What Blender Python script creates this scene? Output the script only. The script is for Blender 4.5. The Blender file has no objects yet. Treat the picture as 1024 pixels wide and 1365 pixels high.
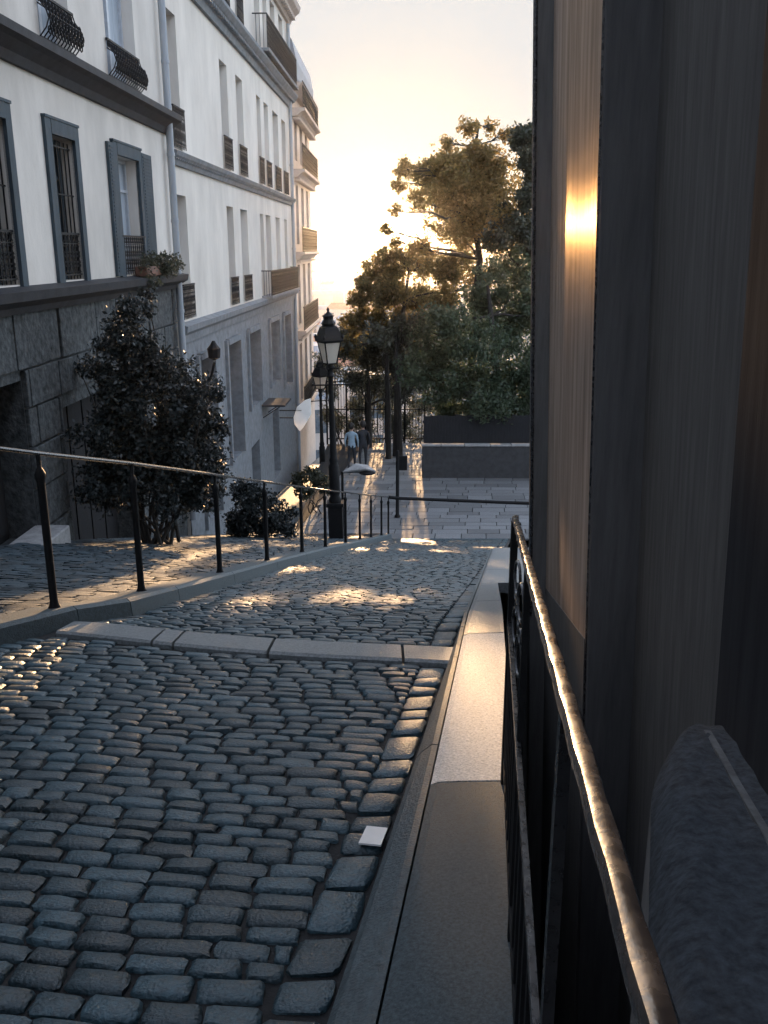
import bpy, bmesh, math, random
import numpy as np
from mathutils import Vector, Matrix

random.seed(7)
rng = np.random.default_rng(7)
sc = bpy.context.scene
COL = sc.collection
R = math.radians

# ------------------------------------------------------------------ camera model
FPX = 1200.0                                   # focal length in pixels of the 1024 px wide photograph
PITCH = math.atan((682 - 332) / FPX)
CP, SP = math.cos(PITCH), math.sin(PITCH)

def at(px, py, y):
    """world point at depth y that the photograph shows at pixel px, py"""
    x = (px - 512) / FPX
    v = (682 - py) / FPX
    f = CP + SP * v
    return Vector((x / f * y, y, (-SP + CP * v) / f * y))

# ------------------------------------------------------------------ mesh helpers
class MB:
    def __init__(self):
        self.v, self.f, self.m = [], [], []
    def face(self, pts, mi=0):
        n = len(self.v)
        self.v += [tuple(p) for p in pts]
        self.f.append(tuple(range(n, n + len(pts))))
        self.m.append(mi)
    def add(self, vs, fs, mi=0):
        n = len(self.v)
        self.v += [tuple(p) for p in vs]
        for f in fs:
            self.f.append(tuple(i + n for i in f)); self.m.append(mi)
    def box(self, x0, x1, y0, y1, z0, z1, mi=0, bev=0.0):
        if bev <= 0:
            vs = [(x0,y0,z0),(x1,y0,z0),(x1,y1,z0),(x0,y1,z0),(x0,y0,z1),(x1,y0,z1),(x1,y1,z1),(x0,y1,z1)]
            fs = [(0,3,2,1),(4,5,6,7),(0,1,5,4),(1,2,6,5),(2,3,7,6),(3,0,4,7)]
            self.add(vs, fs, mi)
        else:
            bm = bmesh.new()
            bmesh.ops.create_cube(bm, size=1)
            for v in bm.verts:
                v.co = Vector(((x0+x1)/2 + v.co.x*(x1-x0), (y0+y1)/2 + v.co.y*(y1-y0), (z0+z1)/2 + v.co.z*(z1-z0)))
            bmesh.ops.bevel(bm, geom=bm.edges[:], offset=bev, segments=2, affect='EDGES', profile=.5)
            self.bm(bm, mi)
    def bm(self, bm, mi=0):
        bm.verts.ensure_lookup_table(); bm.verts.index_update()
        self.add([v.co.copy() for v in bm.verts], [tuple(v.index for v in f.verts) for f in bm.faces], mi)
        bm.free()
    def bar(self, a, b, w, h, mi=0):
        """square bar from a to b"""
        a, b = Vector(a), Vector(b)
        d = (b - a).normalized()
        up = Vector((0,0,1)) if abs(d.z) < .95 else Vector((0,1,0))
        s = d.cross(up).normalized(); u = s.cross(d).normalized()
        vs = []
        for p in (a, b):
            for q, r in ((-1,-1),(1,-1),(1,1),(-1,1)):
                vs.append(p + s*q*w/2 + u*r*h/2)
        self.add(vs, [(0,1,2,3),(7,6,5,4),(0,4,5,1),(1,5,6,2),(2,6,7,3),(3,7,4,0)], mi)
    def tube(self, pts, rad, n=8, mi=0, cap=True):
        pts = [Vector(p) for p in pts]
        if not isinstance(rad, (list, tuple)): rad = [rad]*len(pts)
        vs, fs = [], []
        prev = None
        for i, p in enumerate(pts):
            d = (pts[min(i+1,len(pts)-1)] - pts[max(i-1,0)]).normalized()
            ref = prev if prev is not None else (Vector((1,0,0)) if abs(d.x) < .9 else Vector((0,1,0)))
            s = (ref - d*ref.dot(d)).normalized(); prev = s
            u = d.cross(s)
            for k in range(n):
                a = 2*math.pi*k/n
                vs.append(p + (s*math.cos(a) + u*math.sin(a))*rad[i])
        for i in range(len(pts)-1):
            for k in range(n):
                fs.append((i*n+k, i*n+(k+1)%n, (i+1)*n+(k+1)%n, (i+1)*n+k))
        if cap:
            fs.append(tuple(range(n-1,-1,-1))); fs.append(tuple((len(pts)-1)*n+k for k in range(n)))
        self.add(vs, fs, mi)
    def lathe(self, prof, n=16, c=(0,0,0), mi=0, rot=0):
        vs, fs = [], []
        for r, z in prof:
            for k in range(n):
                a = 2*math.pi*k/n + rot
                vs.append((c[0]+r*math.cos(a), c[1]+r*math.sin(a), c[2]+z))
        for i in range(len(prof)-1):
            for k in range(n):
                fs.append((i*n+k, i*n+(k+1)%n, (i+1)*n+(k+1)%n, (i+1)*n+k))
        fs.append(tuple(range(n-1,-1,-1))); fs.append(tuple((len(prof)-1)*n+k for k in range(n)))
        self.add(vs, fs, mi)
    def ring(self, c, r, t, plane='yz', n=12, mi=0, a0=0, a1=2*math.pi):
        pts = []
        for k in range(n+1):
            a = a0 + (a1-a0)*k/n
            u, w = r*math.cos(a), r*math.sin(a)
            pts.append((c[0], c[1]+u, c[2]+w) if plane == 'yz' else (c[0]+u, c[1], c[2]+w) if plane == 'xz' else (c[0]+u, c[1]+w, c[2]))
        self.tube(pts, t, 5, mi, cap=False)
    def build(self, name, mats, parent=None, origin=None, smooth=False, recalc=True):
        me = bpy.data.meshes.new(name)
        vs = self.v
        if origin is not None:
            o = Vector(origin); vs = [tuple(Vector(p) - o) for p in vs]
        me.from_pydata(vs, [], self.f)
        if not isinstance(mats, (list, tuple)): mats = [mats]
        for m in mats: me.materials.append(m)
        me.polygons.foreach_set('material_index', self.m)
        if recalc:
            bm = bmesh.new(); bm.from_mesh(me)
            bmesh.ops.recalc_face_normals(bm, faces=bm.faces[:])
            bm.to_mesh(me); bm.free()
        if smooth:
            me.polygons.foreach_set('use_smooth', [True]*len(me.polygons))
            me.set_sharp_from_angle(angle=R(40))
        me.update()
        o = bpy.data.objects.new(name, me); COL.objects.link(o)
        if parent is not None: o.parent = parent
        elif origin is not None: o.location = origin
        return o

def thing(name, label, cat, loc=(0,0,0), rot=(0,0,0), group=None):
    o = bpy.data.objects.new(name, None); COL.objects.link(o)
    o.empty_display_size = .2
    o.location = loc; o.rotation_euler = rot
    o['label'] = label; o['category'] = cat
    if group: o['group'] = group
    return o

def tag(o, label, cat, group=None):
    o['label'] = label; o['category'] = cat
    if group: o['group'] = group
    return o

def structure(o, kind='structure'):
    o['kind'] = kind
    return o

# ------------------------------------------------------------------ materials
def mat(name, col, rough=.6, var=.25, scale=8, bump=0, bscale=40, spec=.5, metal=0, col2=None, stretch=None, rvar=0, detail=6):
    m = bpy.data.materials.new(name); m.use_nodes = True
    nt = m.node_tree; N = nt.nodes; L = nt.links
    b = N['Principled BSDF']
    b.inputs['Roughness'].default_value = rough
    b.inputs['Metallic'].default_value = metal
    b.inputs['Specular IOR Level'].default_value = spec
    tc = N.new('ShaderNodeTexCoord')
    src = tc.outputs['Object']
    if stretch:
        mp = N.new('ShaderNodeMapping'); mp.inputs['Scale'].default_value = stretch
        L.new(src, mp.inputs['Vector']); src = mp.outputs['Vector']
    n = N.new('ShaderNodeTexNoise'); n.inputs['Scale'].default_value = scale; n.inputs['Detail'].default_value = detail
    n.inputs['Roughness'].default_value = .65
    L.new(src, n.inputs['Vector'])
    cr = N.new('ShaderNodeValToRGB')
    c2 = col2 if col2 else tuple(min(1, c*(1+var)) for c in col)
    c1 = tuple(c*(1-var) for c in col)
    cr.color_ramp.elements[0].color = (*c1, 1); cr.color_ramp.elements[0].position = .3
    cr.color_ramp.elements[1].color = (*c2, 1); cr.color_ramp.elements[1].position = .7
    L.new(n.outputs['Fac'], cr.inputs['Fac']); L.new(cr.outputs['Color'], b.inputs['Base Color'])
    if rvar:
        mr = N.new('ShaderNodeMapRange'); mr.inputs['From Min'].default_value = .3; mr.inputs['From Max'].default_value = .7
        mr.inputs['To Min'].default_value = max(.03, rough-rvar); mr.inputs['To Max'].default_value = min(1, rough+rvar)
        L.new(n.outputs['Fac'], mr.inputs['Value']); L.new(mr.outputs['Result'], b.inputs['Roughness'])
    if bump:
        n2 = N.new('ShaderNodeTexNoise'); n2.inputs['Scale'].default_value = bscale; n2.inputs['Detail'].default_value = 8
        L.new(src, n2.inputs['Vector'])
        bp = N.new('ShaderNodeBump'); bp.inputs['Strength'].default_value = 1; bp.inputs['Distance'].default_value = bump
        L.new(n2.outputs['Fac'], bp.inputs['Height']); L.new(bp.outputs['Normal'], b.inputs['Normal'])
    return m

def cobble_mat(name, col, rough, var=.5):
    """stones whose tone differs stone by stone (random per mesh island)"""
    m = mat(name, col, rough, .5, 60, .006, 110, .7, rvar=.1)
    nt = m.node_tree; N = nt.nodes; L = nt.links
    b = N['Principled BSDF']
    g = N.new('ShaderNodeNewGeometry')
    mr = N.new('ShaderNodeMapRange'); mr.inputs['To Min'].default_value = 1-var; mr.inputs['To Max'].default_value = 1+var
    L.new(g.outputs['Random Per Island'], mr.inputs['Value'])
    src = b.inputs['Base Color'].links[0].from_socket
    mx = N.new('ShaderNodeMix'); mx.data_type = 'RGBA'; mx.blend_type = 'MULTIPLY'; mx.inputs['Factor'].default_value = 1
    cb = N.new('ShaderNodeCombineColor')
    for k in range(3): L.new(mr.outputs['Result'], cb.inputs[k])
    L.new(src, mx.inputs[6]); L.new(cb.outputs['Color'], mx.inputs[7])
    L.new(mx.outputs[2], b.inputs['Base Color'])
    return m

def leaf_mat(name, col, col2, trans=.5):
    m = bpy.data.materials.new(name); m.use_nodes = True
    nt = m.node_tree; N = nt.nodes; L = nt.links
    N.remove(N['Principled BSDF'])
    g = N.new('ShaderNodeNewGeometry')
    cr = N.new('ShaderNodeValToRGB')
    cr.color_ramp.elements[0].color = (*col, 1); cr.color_ramp.elements[1].color = (*col2, 1)
    L.new(g.outputs['Random Per Island'], cr.inputs['Fac'])
    d = N.new('ShaderNodeBsdfPrincipled'); d.inputs['Roughness'].default_value = .45
    t = N.new('ShaderNodeBsdfTranslucent')
    L.new(cr.outputs['Color'], d.inputs['Base Color'])
    hs = N.new('ShaderNodeHueSaturation'); hs.inputs['Value'].default_value = 1.6; hs.inputs['Saturation'].default_value = 1.15
    L.new(cr.outputs['Color'], hs.inputs['Color']); L.new(hs.outputs['Color'], t.inputs['Color'])
    mx = N.new('ShaderNodeMixShader'); mx.inputs['Fac'].default_value = trans
    L.new(d.outputs[0], mx.inputs[1]); L.new(t.outputs[0], mx.inputs[2])
    L.new(mx.outputs[0], N['Material Output'].inputs['Surface'])
    return m

M = {}
M['cobble'] = cobble_mat('cobble', (.030,.060,.076), .44, .5)
M['lane_cobble'] = cobble_mat('lane_cobble', (.026,.044,.056), .55)
M['flag'] = cobble_mat('flag', (.15,.155,.16), .7, .3)
M['mortar'] = mat('mortar', (.013,.013,.014), .9, .4, 20, .004, 80)
M['kerb'] = mat('kerb', (.066,.088,.098), .6, .45, 40, .005, 110, rvar=.1)
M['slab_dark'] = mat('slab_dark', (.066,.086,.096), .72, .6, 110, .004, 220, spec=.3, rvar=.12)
M['slab_pale'] = mat('slab_pale', (.66,.63,.59), .60, .5, 110, .005, 200, spec=.12)  # pale stone, lightened further to stand in for sunlight on this slab
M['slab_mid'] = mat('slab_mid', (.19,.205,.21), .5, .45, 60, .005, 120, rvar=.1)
M['terrain'] = mat('terrain', (.10,.10,.095), .9, .3, .05)
M['hill'] = mat('hill', (.08,.09,.06), .9, .3, .02)
M['iron'] = mat('iron', (.010,.010,.011), .6, .3, 30, .001, 120, spec=.2)
M['iron_worn'] = mat('iron_worn', (.016,.016,.018), .30, .5, 45, .0012, 35, spec=.6, rvar=.12)
M['rail_paint'] = mat('rail_paint', (.022,.022,.026), .27, .5, 30, .0010, 40, spec=1.0, rvar=.1)
M['plaster'] = mat('plaster', (.76,.70,.625), .85, .22, 1.0, .004, 14, stretch=(1,1,.45), spec=.12, col2=(.79,.735,.66))
M['plaster_old'] = mat('plaster_old', (.74,.69,.625), .85, .30, .8, .005, 12, stretch=(1,1,.4), spec=.12, col2=(.77,.72,.655))
M['stone_band'] = mat('stone_band', (.21,.225,.24), .8, .25, 5, .004, 50, spec=.12)
M['cornice_dark'] = mat('cornice_dark', (.045,.046,.05), .7, .25, 6, .003, 50, spec=.12)
M['rubble'] = mat('rubble', (.085,.092,.095), .9, .55, 9, .03, 16, spec=.12)
M['trim_blue'] = mat('trim_blue', (.05,.070,.086), .6, .25, 7, .003, 40, stretch=(1,1,.3), spec=.12)
M['frame_pale'] = mat('frame_pale', (.45,.48,.52), .5, .12, 10)
M['curtain'] = mat('curtain', (.34,.39,.44), .8, .25, 5, stretch=(4,6,.3))
M['pane'] = mat('pane', (.10,.13,.16), .12, .4, 2.5, spec=.6)
M['pane_dark'] = mat('pane_dark', (.018,.022,.028), .3, .4, 2, spec=.15)
M['dark_wood'] = mat('dark_wood', (.022,.022,.024), .8, .3, 6, .002, 30, spec=.15, stretch=(6,6,.5))
M['zinc'] = mat('zinc', (.30,.33,.36), .5, .15, 4, stretch=(3,3,.3))
M['sand_stone'] = mat('sand_stone', (.55,.46,.40), .85, .15, 3, .004, 30)
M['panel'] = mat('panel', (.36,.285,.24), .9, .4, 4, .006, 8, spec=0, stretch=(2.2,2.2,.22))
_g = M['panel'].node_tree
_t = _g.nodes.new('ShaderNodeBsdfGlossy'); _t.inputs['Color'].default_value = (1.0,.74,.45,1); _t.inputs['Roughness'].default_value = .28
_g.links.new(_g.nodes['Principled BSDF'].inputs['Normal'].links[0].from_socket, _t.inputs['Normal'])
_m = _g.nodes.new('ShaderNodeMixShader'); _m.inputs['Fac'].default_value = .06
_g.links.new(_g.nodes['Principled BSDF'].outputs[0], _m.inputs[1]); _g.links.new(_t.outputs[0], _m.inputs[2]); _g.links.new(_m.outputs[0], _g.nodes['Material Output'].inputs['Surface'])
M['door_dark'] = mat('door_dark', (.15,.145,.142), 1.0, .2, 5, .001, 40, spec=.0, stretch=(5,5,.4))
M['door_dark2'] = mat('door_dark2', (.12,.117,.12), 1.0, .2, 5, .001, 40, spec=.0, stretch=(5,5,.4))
M['door_near'] = mat('door_near', (.05,.05,.054), 1.0, .2, 5, .001, 40, spec=0, stretch=(5,5,.4))  # darker wall copy: shade from the low sun put into its colour
M['ledge'] = mat('ledge', (.046,.053,.062), .95, .5, 55, .004, 90, spec=.2)
M['fillet'] = mat('fillet', (.10,.105,.11), .85, .4, 20, .004, 60)
M['bark'] = mat('bark', (.035,.030,.026), .9, .4, 12, .01, 30, stretch=(1,1,.3))
M['white'] = mat('white', (.80,.79,.77), .5, .06, 20)
M['milk_glass'] = mat('milk_glass', (.75,.70,.62), .35, .06, 6)
_g = M['milk_glass'].node_tree
_t = _g.nodes.new('ShaderNodeBsdfTranslucent'); _t.inputs['Color'].default_value = (.85,.80,.72,1)
_m = _g.nodes.new('ShaderNodeMixShader'); _m.inputs['Fac'].default_value = .55
_g.links.new(_g.nodes['Principled BSDF'].outputs[0], _m.inputs[1]); _g.links.new(_t.outputs[0], _m.inputs[2]); _g.links.new(_m.outputs[0], _g.nodes['Material Output'].inputs['Surface'])
M['plate_white'] = leaf_mat('plate_white', (.82,.80,.77), (.84,.82,.79), .55)
M['wall_dark'] = mat('wall_dark', (.04,.04,.042), .8, .35, 5, .004, 30)
M['coping'] = mat('coping', (.30,.30,.30), .8, .3, 8, .004, 40)
M['roof_zinc'] = mat('roof_zinc', (.22,.25,.29), .5, .15, 1)
M['roof_red'] = mat('roof_red', (.32,.15,.10), .8, .2, 1)
M['city_wall'] = mat('city_wall', (.50,.47,.44), .85, .12, .3)
M['city_wall2'] = mat('city_wall2', (.40,.39,.39), .85, .12, .3)
M['skin'] = mat('skin', (.42,.27,.20), .6, .08, 10)
M['shirt'] = mat('shirt', (.30,.40,.48), .8, .12, 12)
M['cloth_dark'] = mat('cloth_dark', (.03,.032,.038), .85, .2, 12)
M['hair'] = mat('hair', (.02,.016,.014), .6, .2, 40)
M['terracotta'] = mat('terracotta', (.16,.08,.055), .8, .2, 10)
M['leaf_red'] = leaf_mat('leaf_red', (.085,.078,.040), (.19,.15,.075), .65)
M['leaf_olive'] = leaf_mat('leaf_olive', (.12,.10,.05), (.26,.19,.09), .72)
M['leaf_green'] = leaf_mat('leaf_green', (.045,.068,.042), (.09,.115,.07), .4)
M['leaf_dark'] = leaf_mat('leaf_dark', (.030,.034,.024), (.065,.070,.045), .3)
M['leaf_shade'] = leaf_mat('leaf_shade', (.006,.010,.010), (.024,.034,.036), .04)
M['leaf_grey'] = leaf_mat('leaf_grey', (.040,.045,.034), (.09,.095,.07), .4)

# ------------------------------------------------------------------ ground shape
LANDY = 21.7
def street_z(y):
    if y < 5.1: return -1.28 - .186*y
    if y < LANDY: return -2.229 - .29*(y-5.1)
    return -2.229 - .29*(LANDY-5.1) - .05*(y-LANDY)
def kerb_right(y): return -.36 + .163*y          # foot of the right kerb
KL = [(-4,-6.2),(2.0,-3.8),(3.2,-3.0),(4.58,-2.16),(5.66,-1.70),(6.6,-1.60),(8.2,-1.44),(10.2,-1.27),(14,-.86),(21.7,.20)]
def lerp_tab(t, y):
    if y <= t[0][0]: return t[0][1]
    for (a, b), (c, d) in zip(t, t[1:]):
        if y <= c: return b + (d-b)*(y-a)/(c-a)
    return t[-1][1]
def kerb_left(y): return lerp_tab(KL, y)
FA, FM = -4.8, .0344                              # the facade line of the left hand houses
def facade_x(y): return FA + FM*y
def facade_ground(y):
    if y < 10.5: return -3.45 + .25*(10.5-y)
    if y < 22: return -3.45 - .31*(y-10.5)
    return -7.015 - .14*(y-22)
def lane_z(x, y):
    xl, xr = facade_x(y), kerb_left(y) - .25
    t = min(1, max(0, (x-xl)/(xr-xl)))
    return facade_ground(y)*(1-t) + (street_z(y)+.09)*t

# terrain: one sheet out to the horizon
def terrain_z(x, y):
    if y < LANDY: z = min(street_z(max(y,-3)), lane_z(x, max(y, -3)) if x < kerb_left(max(y,-3)) else 0) - .35
    elif y < 38: z = street_z(y) - .5 - .16*(y-LANDY)
    elif y < 130: z = street_z(38) - 3.1 - .27*(y-38)
    else: z = street_z(38) - 3.1 - .27*92 - .004*(min(y,900)-130)
    if .4 < x < 9 and y < 7: z = -10
    return z
def make_terrain():
    ys = [-40,-10,-3,0,2,3.5,5,6,8,10,12,14,16,18,20,21.7,24,28,33,38,50,70,100,130,200,400,900,1600,3000]
    xs = [-2500,-900,-300,-100,-40,-16,-10,-7,-5,-4.2,-3.4,-2.6,-2,-1.4,-.8,-.2,.5,1.2,2,3,5,8,14,40,100,300,900,2500]
    mb = MB(); nx = len(xs)
    vs = [(x,y,terrain_z(x,y)) for y in ys for x in xs]
    fs = [(j*nx+i, j*nx+i+1, (j+1)*nx+i+1, (j+1)*nx+i) for j in range(len(ys)-1) for i in range(nx-1)]
    mb.add(vs, fs)
    structure(mb.build('ground', M['terrain']))
make_terrain()
mb = MB()
n = 60
row = []
for i in range(n+1):
    x = -1500 + 3000*i/n
    h = 6 + 5*math.sin(x*.006+1) + 3*math.sin(x*.021) + 2*math.sin(x*.05)
    row.append([(x,1350,-38),(x,1500,h*.6-4),(x,1600,h),(x,2000,h*.6),(x,2300,-38)])
for i in range(n):
    for k in range(4):
        mb.face([row[i][k],row[i+1][k],row[i+1][k+1],row[i][k+1]])
structure(mb.build('hills', M['hill']))

# cobbles -----------------------------------------------------------------
def cobble(vs, fs, quad, h, zfun, fine, tilt):
    """one domed stone on the four plan corners quad"""
    n = 5 if fine else 3
    base = len(vs)
    cs = [Vector((q[0], q[1])) for q in quad]
    tx, ty = tilt
    prof = {5: [0, .10, .5, .90, 1], 3: [0, .5, 1]}[n]
    for j in range(n):
        for i in range(n):
            u, v = prof[i], prof[j]
            p = (cs[0]*(1-u)+cs[1]*u)*(1-v) + (cs[3]*(1-u)+cs[2]*u)*v
            edge_i, edge_j = i in (0, n-1), j in (0, n-1)
            if edge_i and edge_j:
                c = (cs[0]+cs[1]+cs[2]+cs[3])/4
                p = p + (c-p)*.10
            d = 4*u*(1-u)*4*v*(1-v)
            if fine:
                z = h*(1.0 if not (edge_i or edge_j) else .5) + .0035*d
                z += (random.random()-.5)*.005
                p = p + Vector((random.uniform(-.004,.004), random.uniform(-.0025,.0025)))
            else:
                z = h*(.55 if (edge_i or edge_j) else 1.1)
            z += tx*(u-.5) + ty*(v-.5)
            vs.append((p.x, p.y, zfun(p.x, p.y) + z))
    for j in range(n-1):
        for i in range(n-1):
            fs.append((base+j*n+i, base+j*n+i+1, base+(j+1)*n+i+1, base+(j+1)*n+i))
    # skirt
    ring = [base+i for i in range(n)] + [base+j*n+n-1 for j in range(1,n)] + [base+(n-1)*n+i for i in range(n-2,-1,-1)] + [base+j*n for j in range(n-2,0,-1)]
    b2 = len(vs)
    for r in ring:
        x, y, z = vs[r]; vs.append((x, y, zfun(x,y) - .03))
    for k in range(len(ring)):
        a, b = ring[k], ring[(k+1) % len(ring)]
        fs.append((a, b2+k, b2+(k+1) % len(ring), b))

def smooth_mesh(name, vs, fs, m, smooth=True):
    me = bpy.data.meshes.new(name); me.from_pydata(vs, [], fs)
    me.materials.append(m)
    bm = bmesh.new(); bm.from_mesh(me); bmesh.ops.recalc_face_normals(bm, faces=bm.faces[:]); bm.to_mesh(me); bm.free()
    if smooth:
        me.polygons.foreach_set('use_smooth', [True]*len(me.polygons))
        me.set_sharp_from_angle(angle=R(55))
    o = bpy.data.objects.new(name, me); COL.objects.link(o)
    return o

def lay_rows(vs, fs, y0, y1, left, right, zfun, pitch, wid, skew, finelim, skip=None, jit=.12, hh=.015):
    y = y0; k = 0
    while y < y1:
        p = pitch*random.uniform(.86, 1.16)
        wave = lambda x: .022*math.sin(x*1.9+y*1.3) + .010*math.sin(x*5.1 + y*.7)
        a, b = left(y), right(y)
        x = a + random.uniform(-.5,.2)*wid
        while x < b:
            w = wid*random.choice([.8,.9,1,1,1,1.05,1.15,1.3])*random.uniform(.92,1.08)
            x0, x1 = max(x, a), min(x+w, b)
            if x1-x0 > .04:
                g = .0052
                ym = lambda xx: y - skew*(xx-(a+b)/2) + wave(xx)
                q = [(x0+g, ym(x0)+g*random.uniform(.3,1.4)), (x1-g, ym(x1)+g*random.uniform(.3,1.4)), (x1-g*random.uniform(.4,1.6), ym(x1)+p-g), (x0+g*random.uniform(.4,1.6), ym(x0)+p-g)]
                cx, cy = (x0+x1)/2, ym((x0+x1)/2)+p/2
                if not (skip and skip(cx, cy)):
                    cobble(vs, fs, q, hh*random.uniform(.75,1.25), zfun, cy < finelim, (random.uniform(-.5,.5)*jit*.08, random.uniform(-.5,.5)*jit*.09))
            x += w
        y += p; k += 1

def band_y(x): return 4.93 - .285*(x+1.74) + .05*math.sin(x*2.2)          # middle line of the stone band across the street
def in_band(x, y): return abs(y - band_y(x)) < .20 and x > -1.95
vs, fs = [], []
zf = lambda x, y: street_z(y)
lay_rows(vs, fs, .5, LANDY+.5, lambda y: max(kerb_left(y)+.01, -3.2), lambda y: kerb_right(y)-.16, zf, .075, .142, .13, 6.5,
         skip=lambda x, y: in_band(x, y) or y > LANDY-.02 or x < kerb_left(y)+.03, jit=.11)
# gutter stones laid along the kerb
y = .5
while y < LANDY-.3:
    l = random.choice([.13,.17,.20,.24]); xr = kerb_right
    q = [(xr(y)-.135, y+.012), (xr(y)-.015, y+.012), (xr(y+l)-.015, y+l-.012), (xr(y+l)-.14, y+l-.012)]
    if not (abs(y+l/2-band_y(xr(y)-.07)) < .26):
        cobble(vs, fs, q, .014*random.uniform(.7,1.5), zf, y < 6.5, (random.uniform(-.008,.008), random.uniform(-.01,.01)))
    y += l
structure(smooth_mesh('street_cobbles', vs, fs, M['cobble']))
# bed of the street
mb = MB()
ys = [-3,0,1,2,3,3.6,4,4.4,4.8,5.1,5.5,6,7,8,10,12,14,17,20,LANDY]
for a, b in zip(ys, ys[1:]):
    mb.face([(kerb_left(a)-.3,a,street_z(a)-.001),(kerb_right(a)+.05,a,street_z(a)-.001),(kerb_right(b)+.05,b,street_z(b)-.001),(kerb_left(b)-.3,b,street_z(b)-.001)])
structure(mb.build('street_bed', M['mortar']))
# stone band across the street
mb = MB()
xs = [-1.93,-1.30,-1.17,-.62,.10,.40]
for a, b in zip(xs, xs[1:]):
    n = 5
    for i in range(n):
        x0 = a+.008+(b-a-.016)*i/n; x1 = a+.008+(b-a-.016)*(i+1)/n
        pr = []
        for x in (x0, x1):
            ya, yb = band_y(x)-.165, band_y(x)+.165
            pr.append([(x,ya,street_z(ya)-.02),(x,ya,street_z(ya)+.026),(x,ya+.02,street_z(ya)+.036),(x,yb-.02,street_z(yb-.02)+.036),(x,yb,street_z(yb)+.02),(x,yb,street_z(yb)-.03)])
        for k in range(5):
            mb.face([pr[0][k],pr[1][k],pr[1][k+1],pr[0][k+1]])
        if i == 0: mb.face(pr[0])
        if i == n-1: mb.face(pr[1][::-1])
structure(mb.build('stone_band', M['slab_mid']))
# left kerb
mb = MB()
ys = [-3,1.5,2.4,3.2,3.9,4.6,5.2,5.66,6.6,8.2,10.2,12,14,16,18,20,21.75]
for a, b in zip(ys, ys[1:]):
    a2, b2 = a+.004, b-.004
    def sec(y):
        x, z = kerb_left(y), street_z(y)
        return [(x,y,z-.05),(x-.012,y,z+.11),(x-.035,y,z+.135),(x-.30,y,z+.12),(x-.33,y,z+.05),(x-.33,y,z-.2)]
    p, q = sec(a2), sec(b2)
    for k in range(5): mb.face([p[k],q[k],q[k+1],p[k+1]])
    mb.face(p[::-1]); mb.face(q)
structure(mb.build('kerb', M['kerb']))
# lane beyond the railing
vs, fs = [], []
lay_rows(vs, fs, 3.2, 22.2, lambda y: max(facade_x(y)+.02, -6), lambda y: kerb_left(y)-.31, lambda x, y: lane_z(x, y), .13, .19, .05, 0,
         skip=lambda x, y: y > 22.0 or x < facade_x(y), jit=.2)
structure(smooth_mesh('lane_cobbles', vs, fs, M['lane_cobble']))
mb = MB()
ys = [-3,0,3,4,5,6,7,8,9,10,11,12,14,16,18,20,22]
for a, b in zip(ys, ys[1:]):
    for t in range(4):
        def P(y, k):
            xl, xr = facade_x(y)-.1, kerb_left(y)-.28
            x = xl+(xr-xl)*k/4
            return (x, y, lane_z(x,y)-.012)
        mb.face([P(a,t),P(a,t+1),P(b,t+1),P(b,t)])
structure(mb.build('lane_bed', M['mortar']))

# landing of big flagstones
def landing_z(x, y): return street_z(max(y, LANDY)) + .0
mb = MB(); 
ang = .18
y = LANDY+.02; r_ = 0
while y < 37.0:
    d = random.choice([.38,.45,.52])
    x = -2.35 + random.uniform(-.7,0)
    while x < 11:
        w = random.uniform(.55,1.0)
        x0, x1 = max(x,-2.35)+.012, x+w-.012
        if x1-x0 > .1:
            sh = lambda yy: (yy-LANDY)*ang*.55
            q = [(x0+sh(y),y+.014),(x1+sh(y),y+.014),(x1+sh(y+d),y+d-.008),(x0+sh(y+d),y+d-.008)]
            t = random.uniform(-.004,.006)
            top = [(a,b,landing_z(a,b)+t) for a,b in q]; bot = [(a,b,landing_z(a,b)-.05) for a,b in q]
            n = len(mb.v); mb.add(top+bot, [(0,1,2,3),(0,4,5,1),(1,5,6,2),(2,6,7,3),(3,7,4,0)])
        x += w
    y += d
structure(mb.build('landing', M['flag']))
mb = MB()
mb.box(-2.36, 12, LANDY, 37.05, -11, -7.9)
for a, b in ((LANDY,25),(25,29),(29,33),(33,37.05)):
    mb.face([(-2.36,a,landing_z(0,a)-.03),(12,a,landing_z(0,a)-.03),(12,b,landing_z(0,b)-.03),(-2.36,b,landing_z(0,b)-.03)])
    mb.face([(-2.36,a,landing_z(0,a)-.03),(-2.36,b,landing_z(0,b)-.03),(-2.36,b,-11),(-2.36,a,-11)])
    mb.face([(12,a,landing_z(0,a)-.03),(12,b,landing_z(0,b)-.03),(12,b,-11),(12,a,-11)])
structure(mb.build('landing_bed', M['mortar']))
# sunken passage along the facade beside the landing
mb = MB()
for a, b in zip([22,24,27,30,33,36,40,44],[24,27,30,33,36,40,44,50]):
    mb.face([(facade_x(a)-.1,a,facade_ground(a)),(-2.3,a,facade_ground(a)),(-2.3,b,facade_ground(b)),(facade_x(b)-.1,b,facade_ground(b))])
structure(mb.build('passage', M['kerb']))

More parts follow.
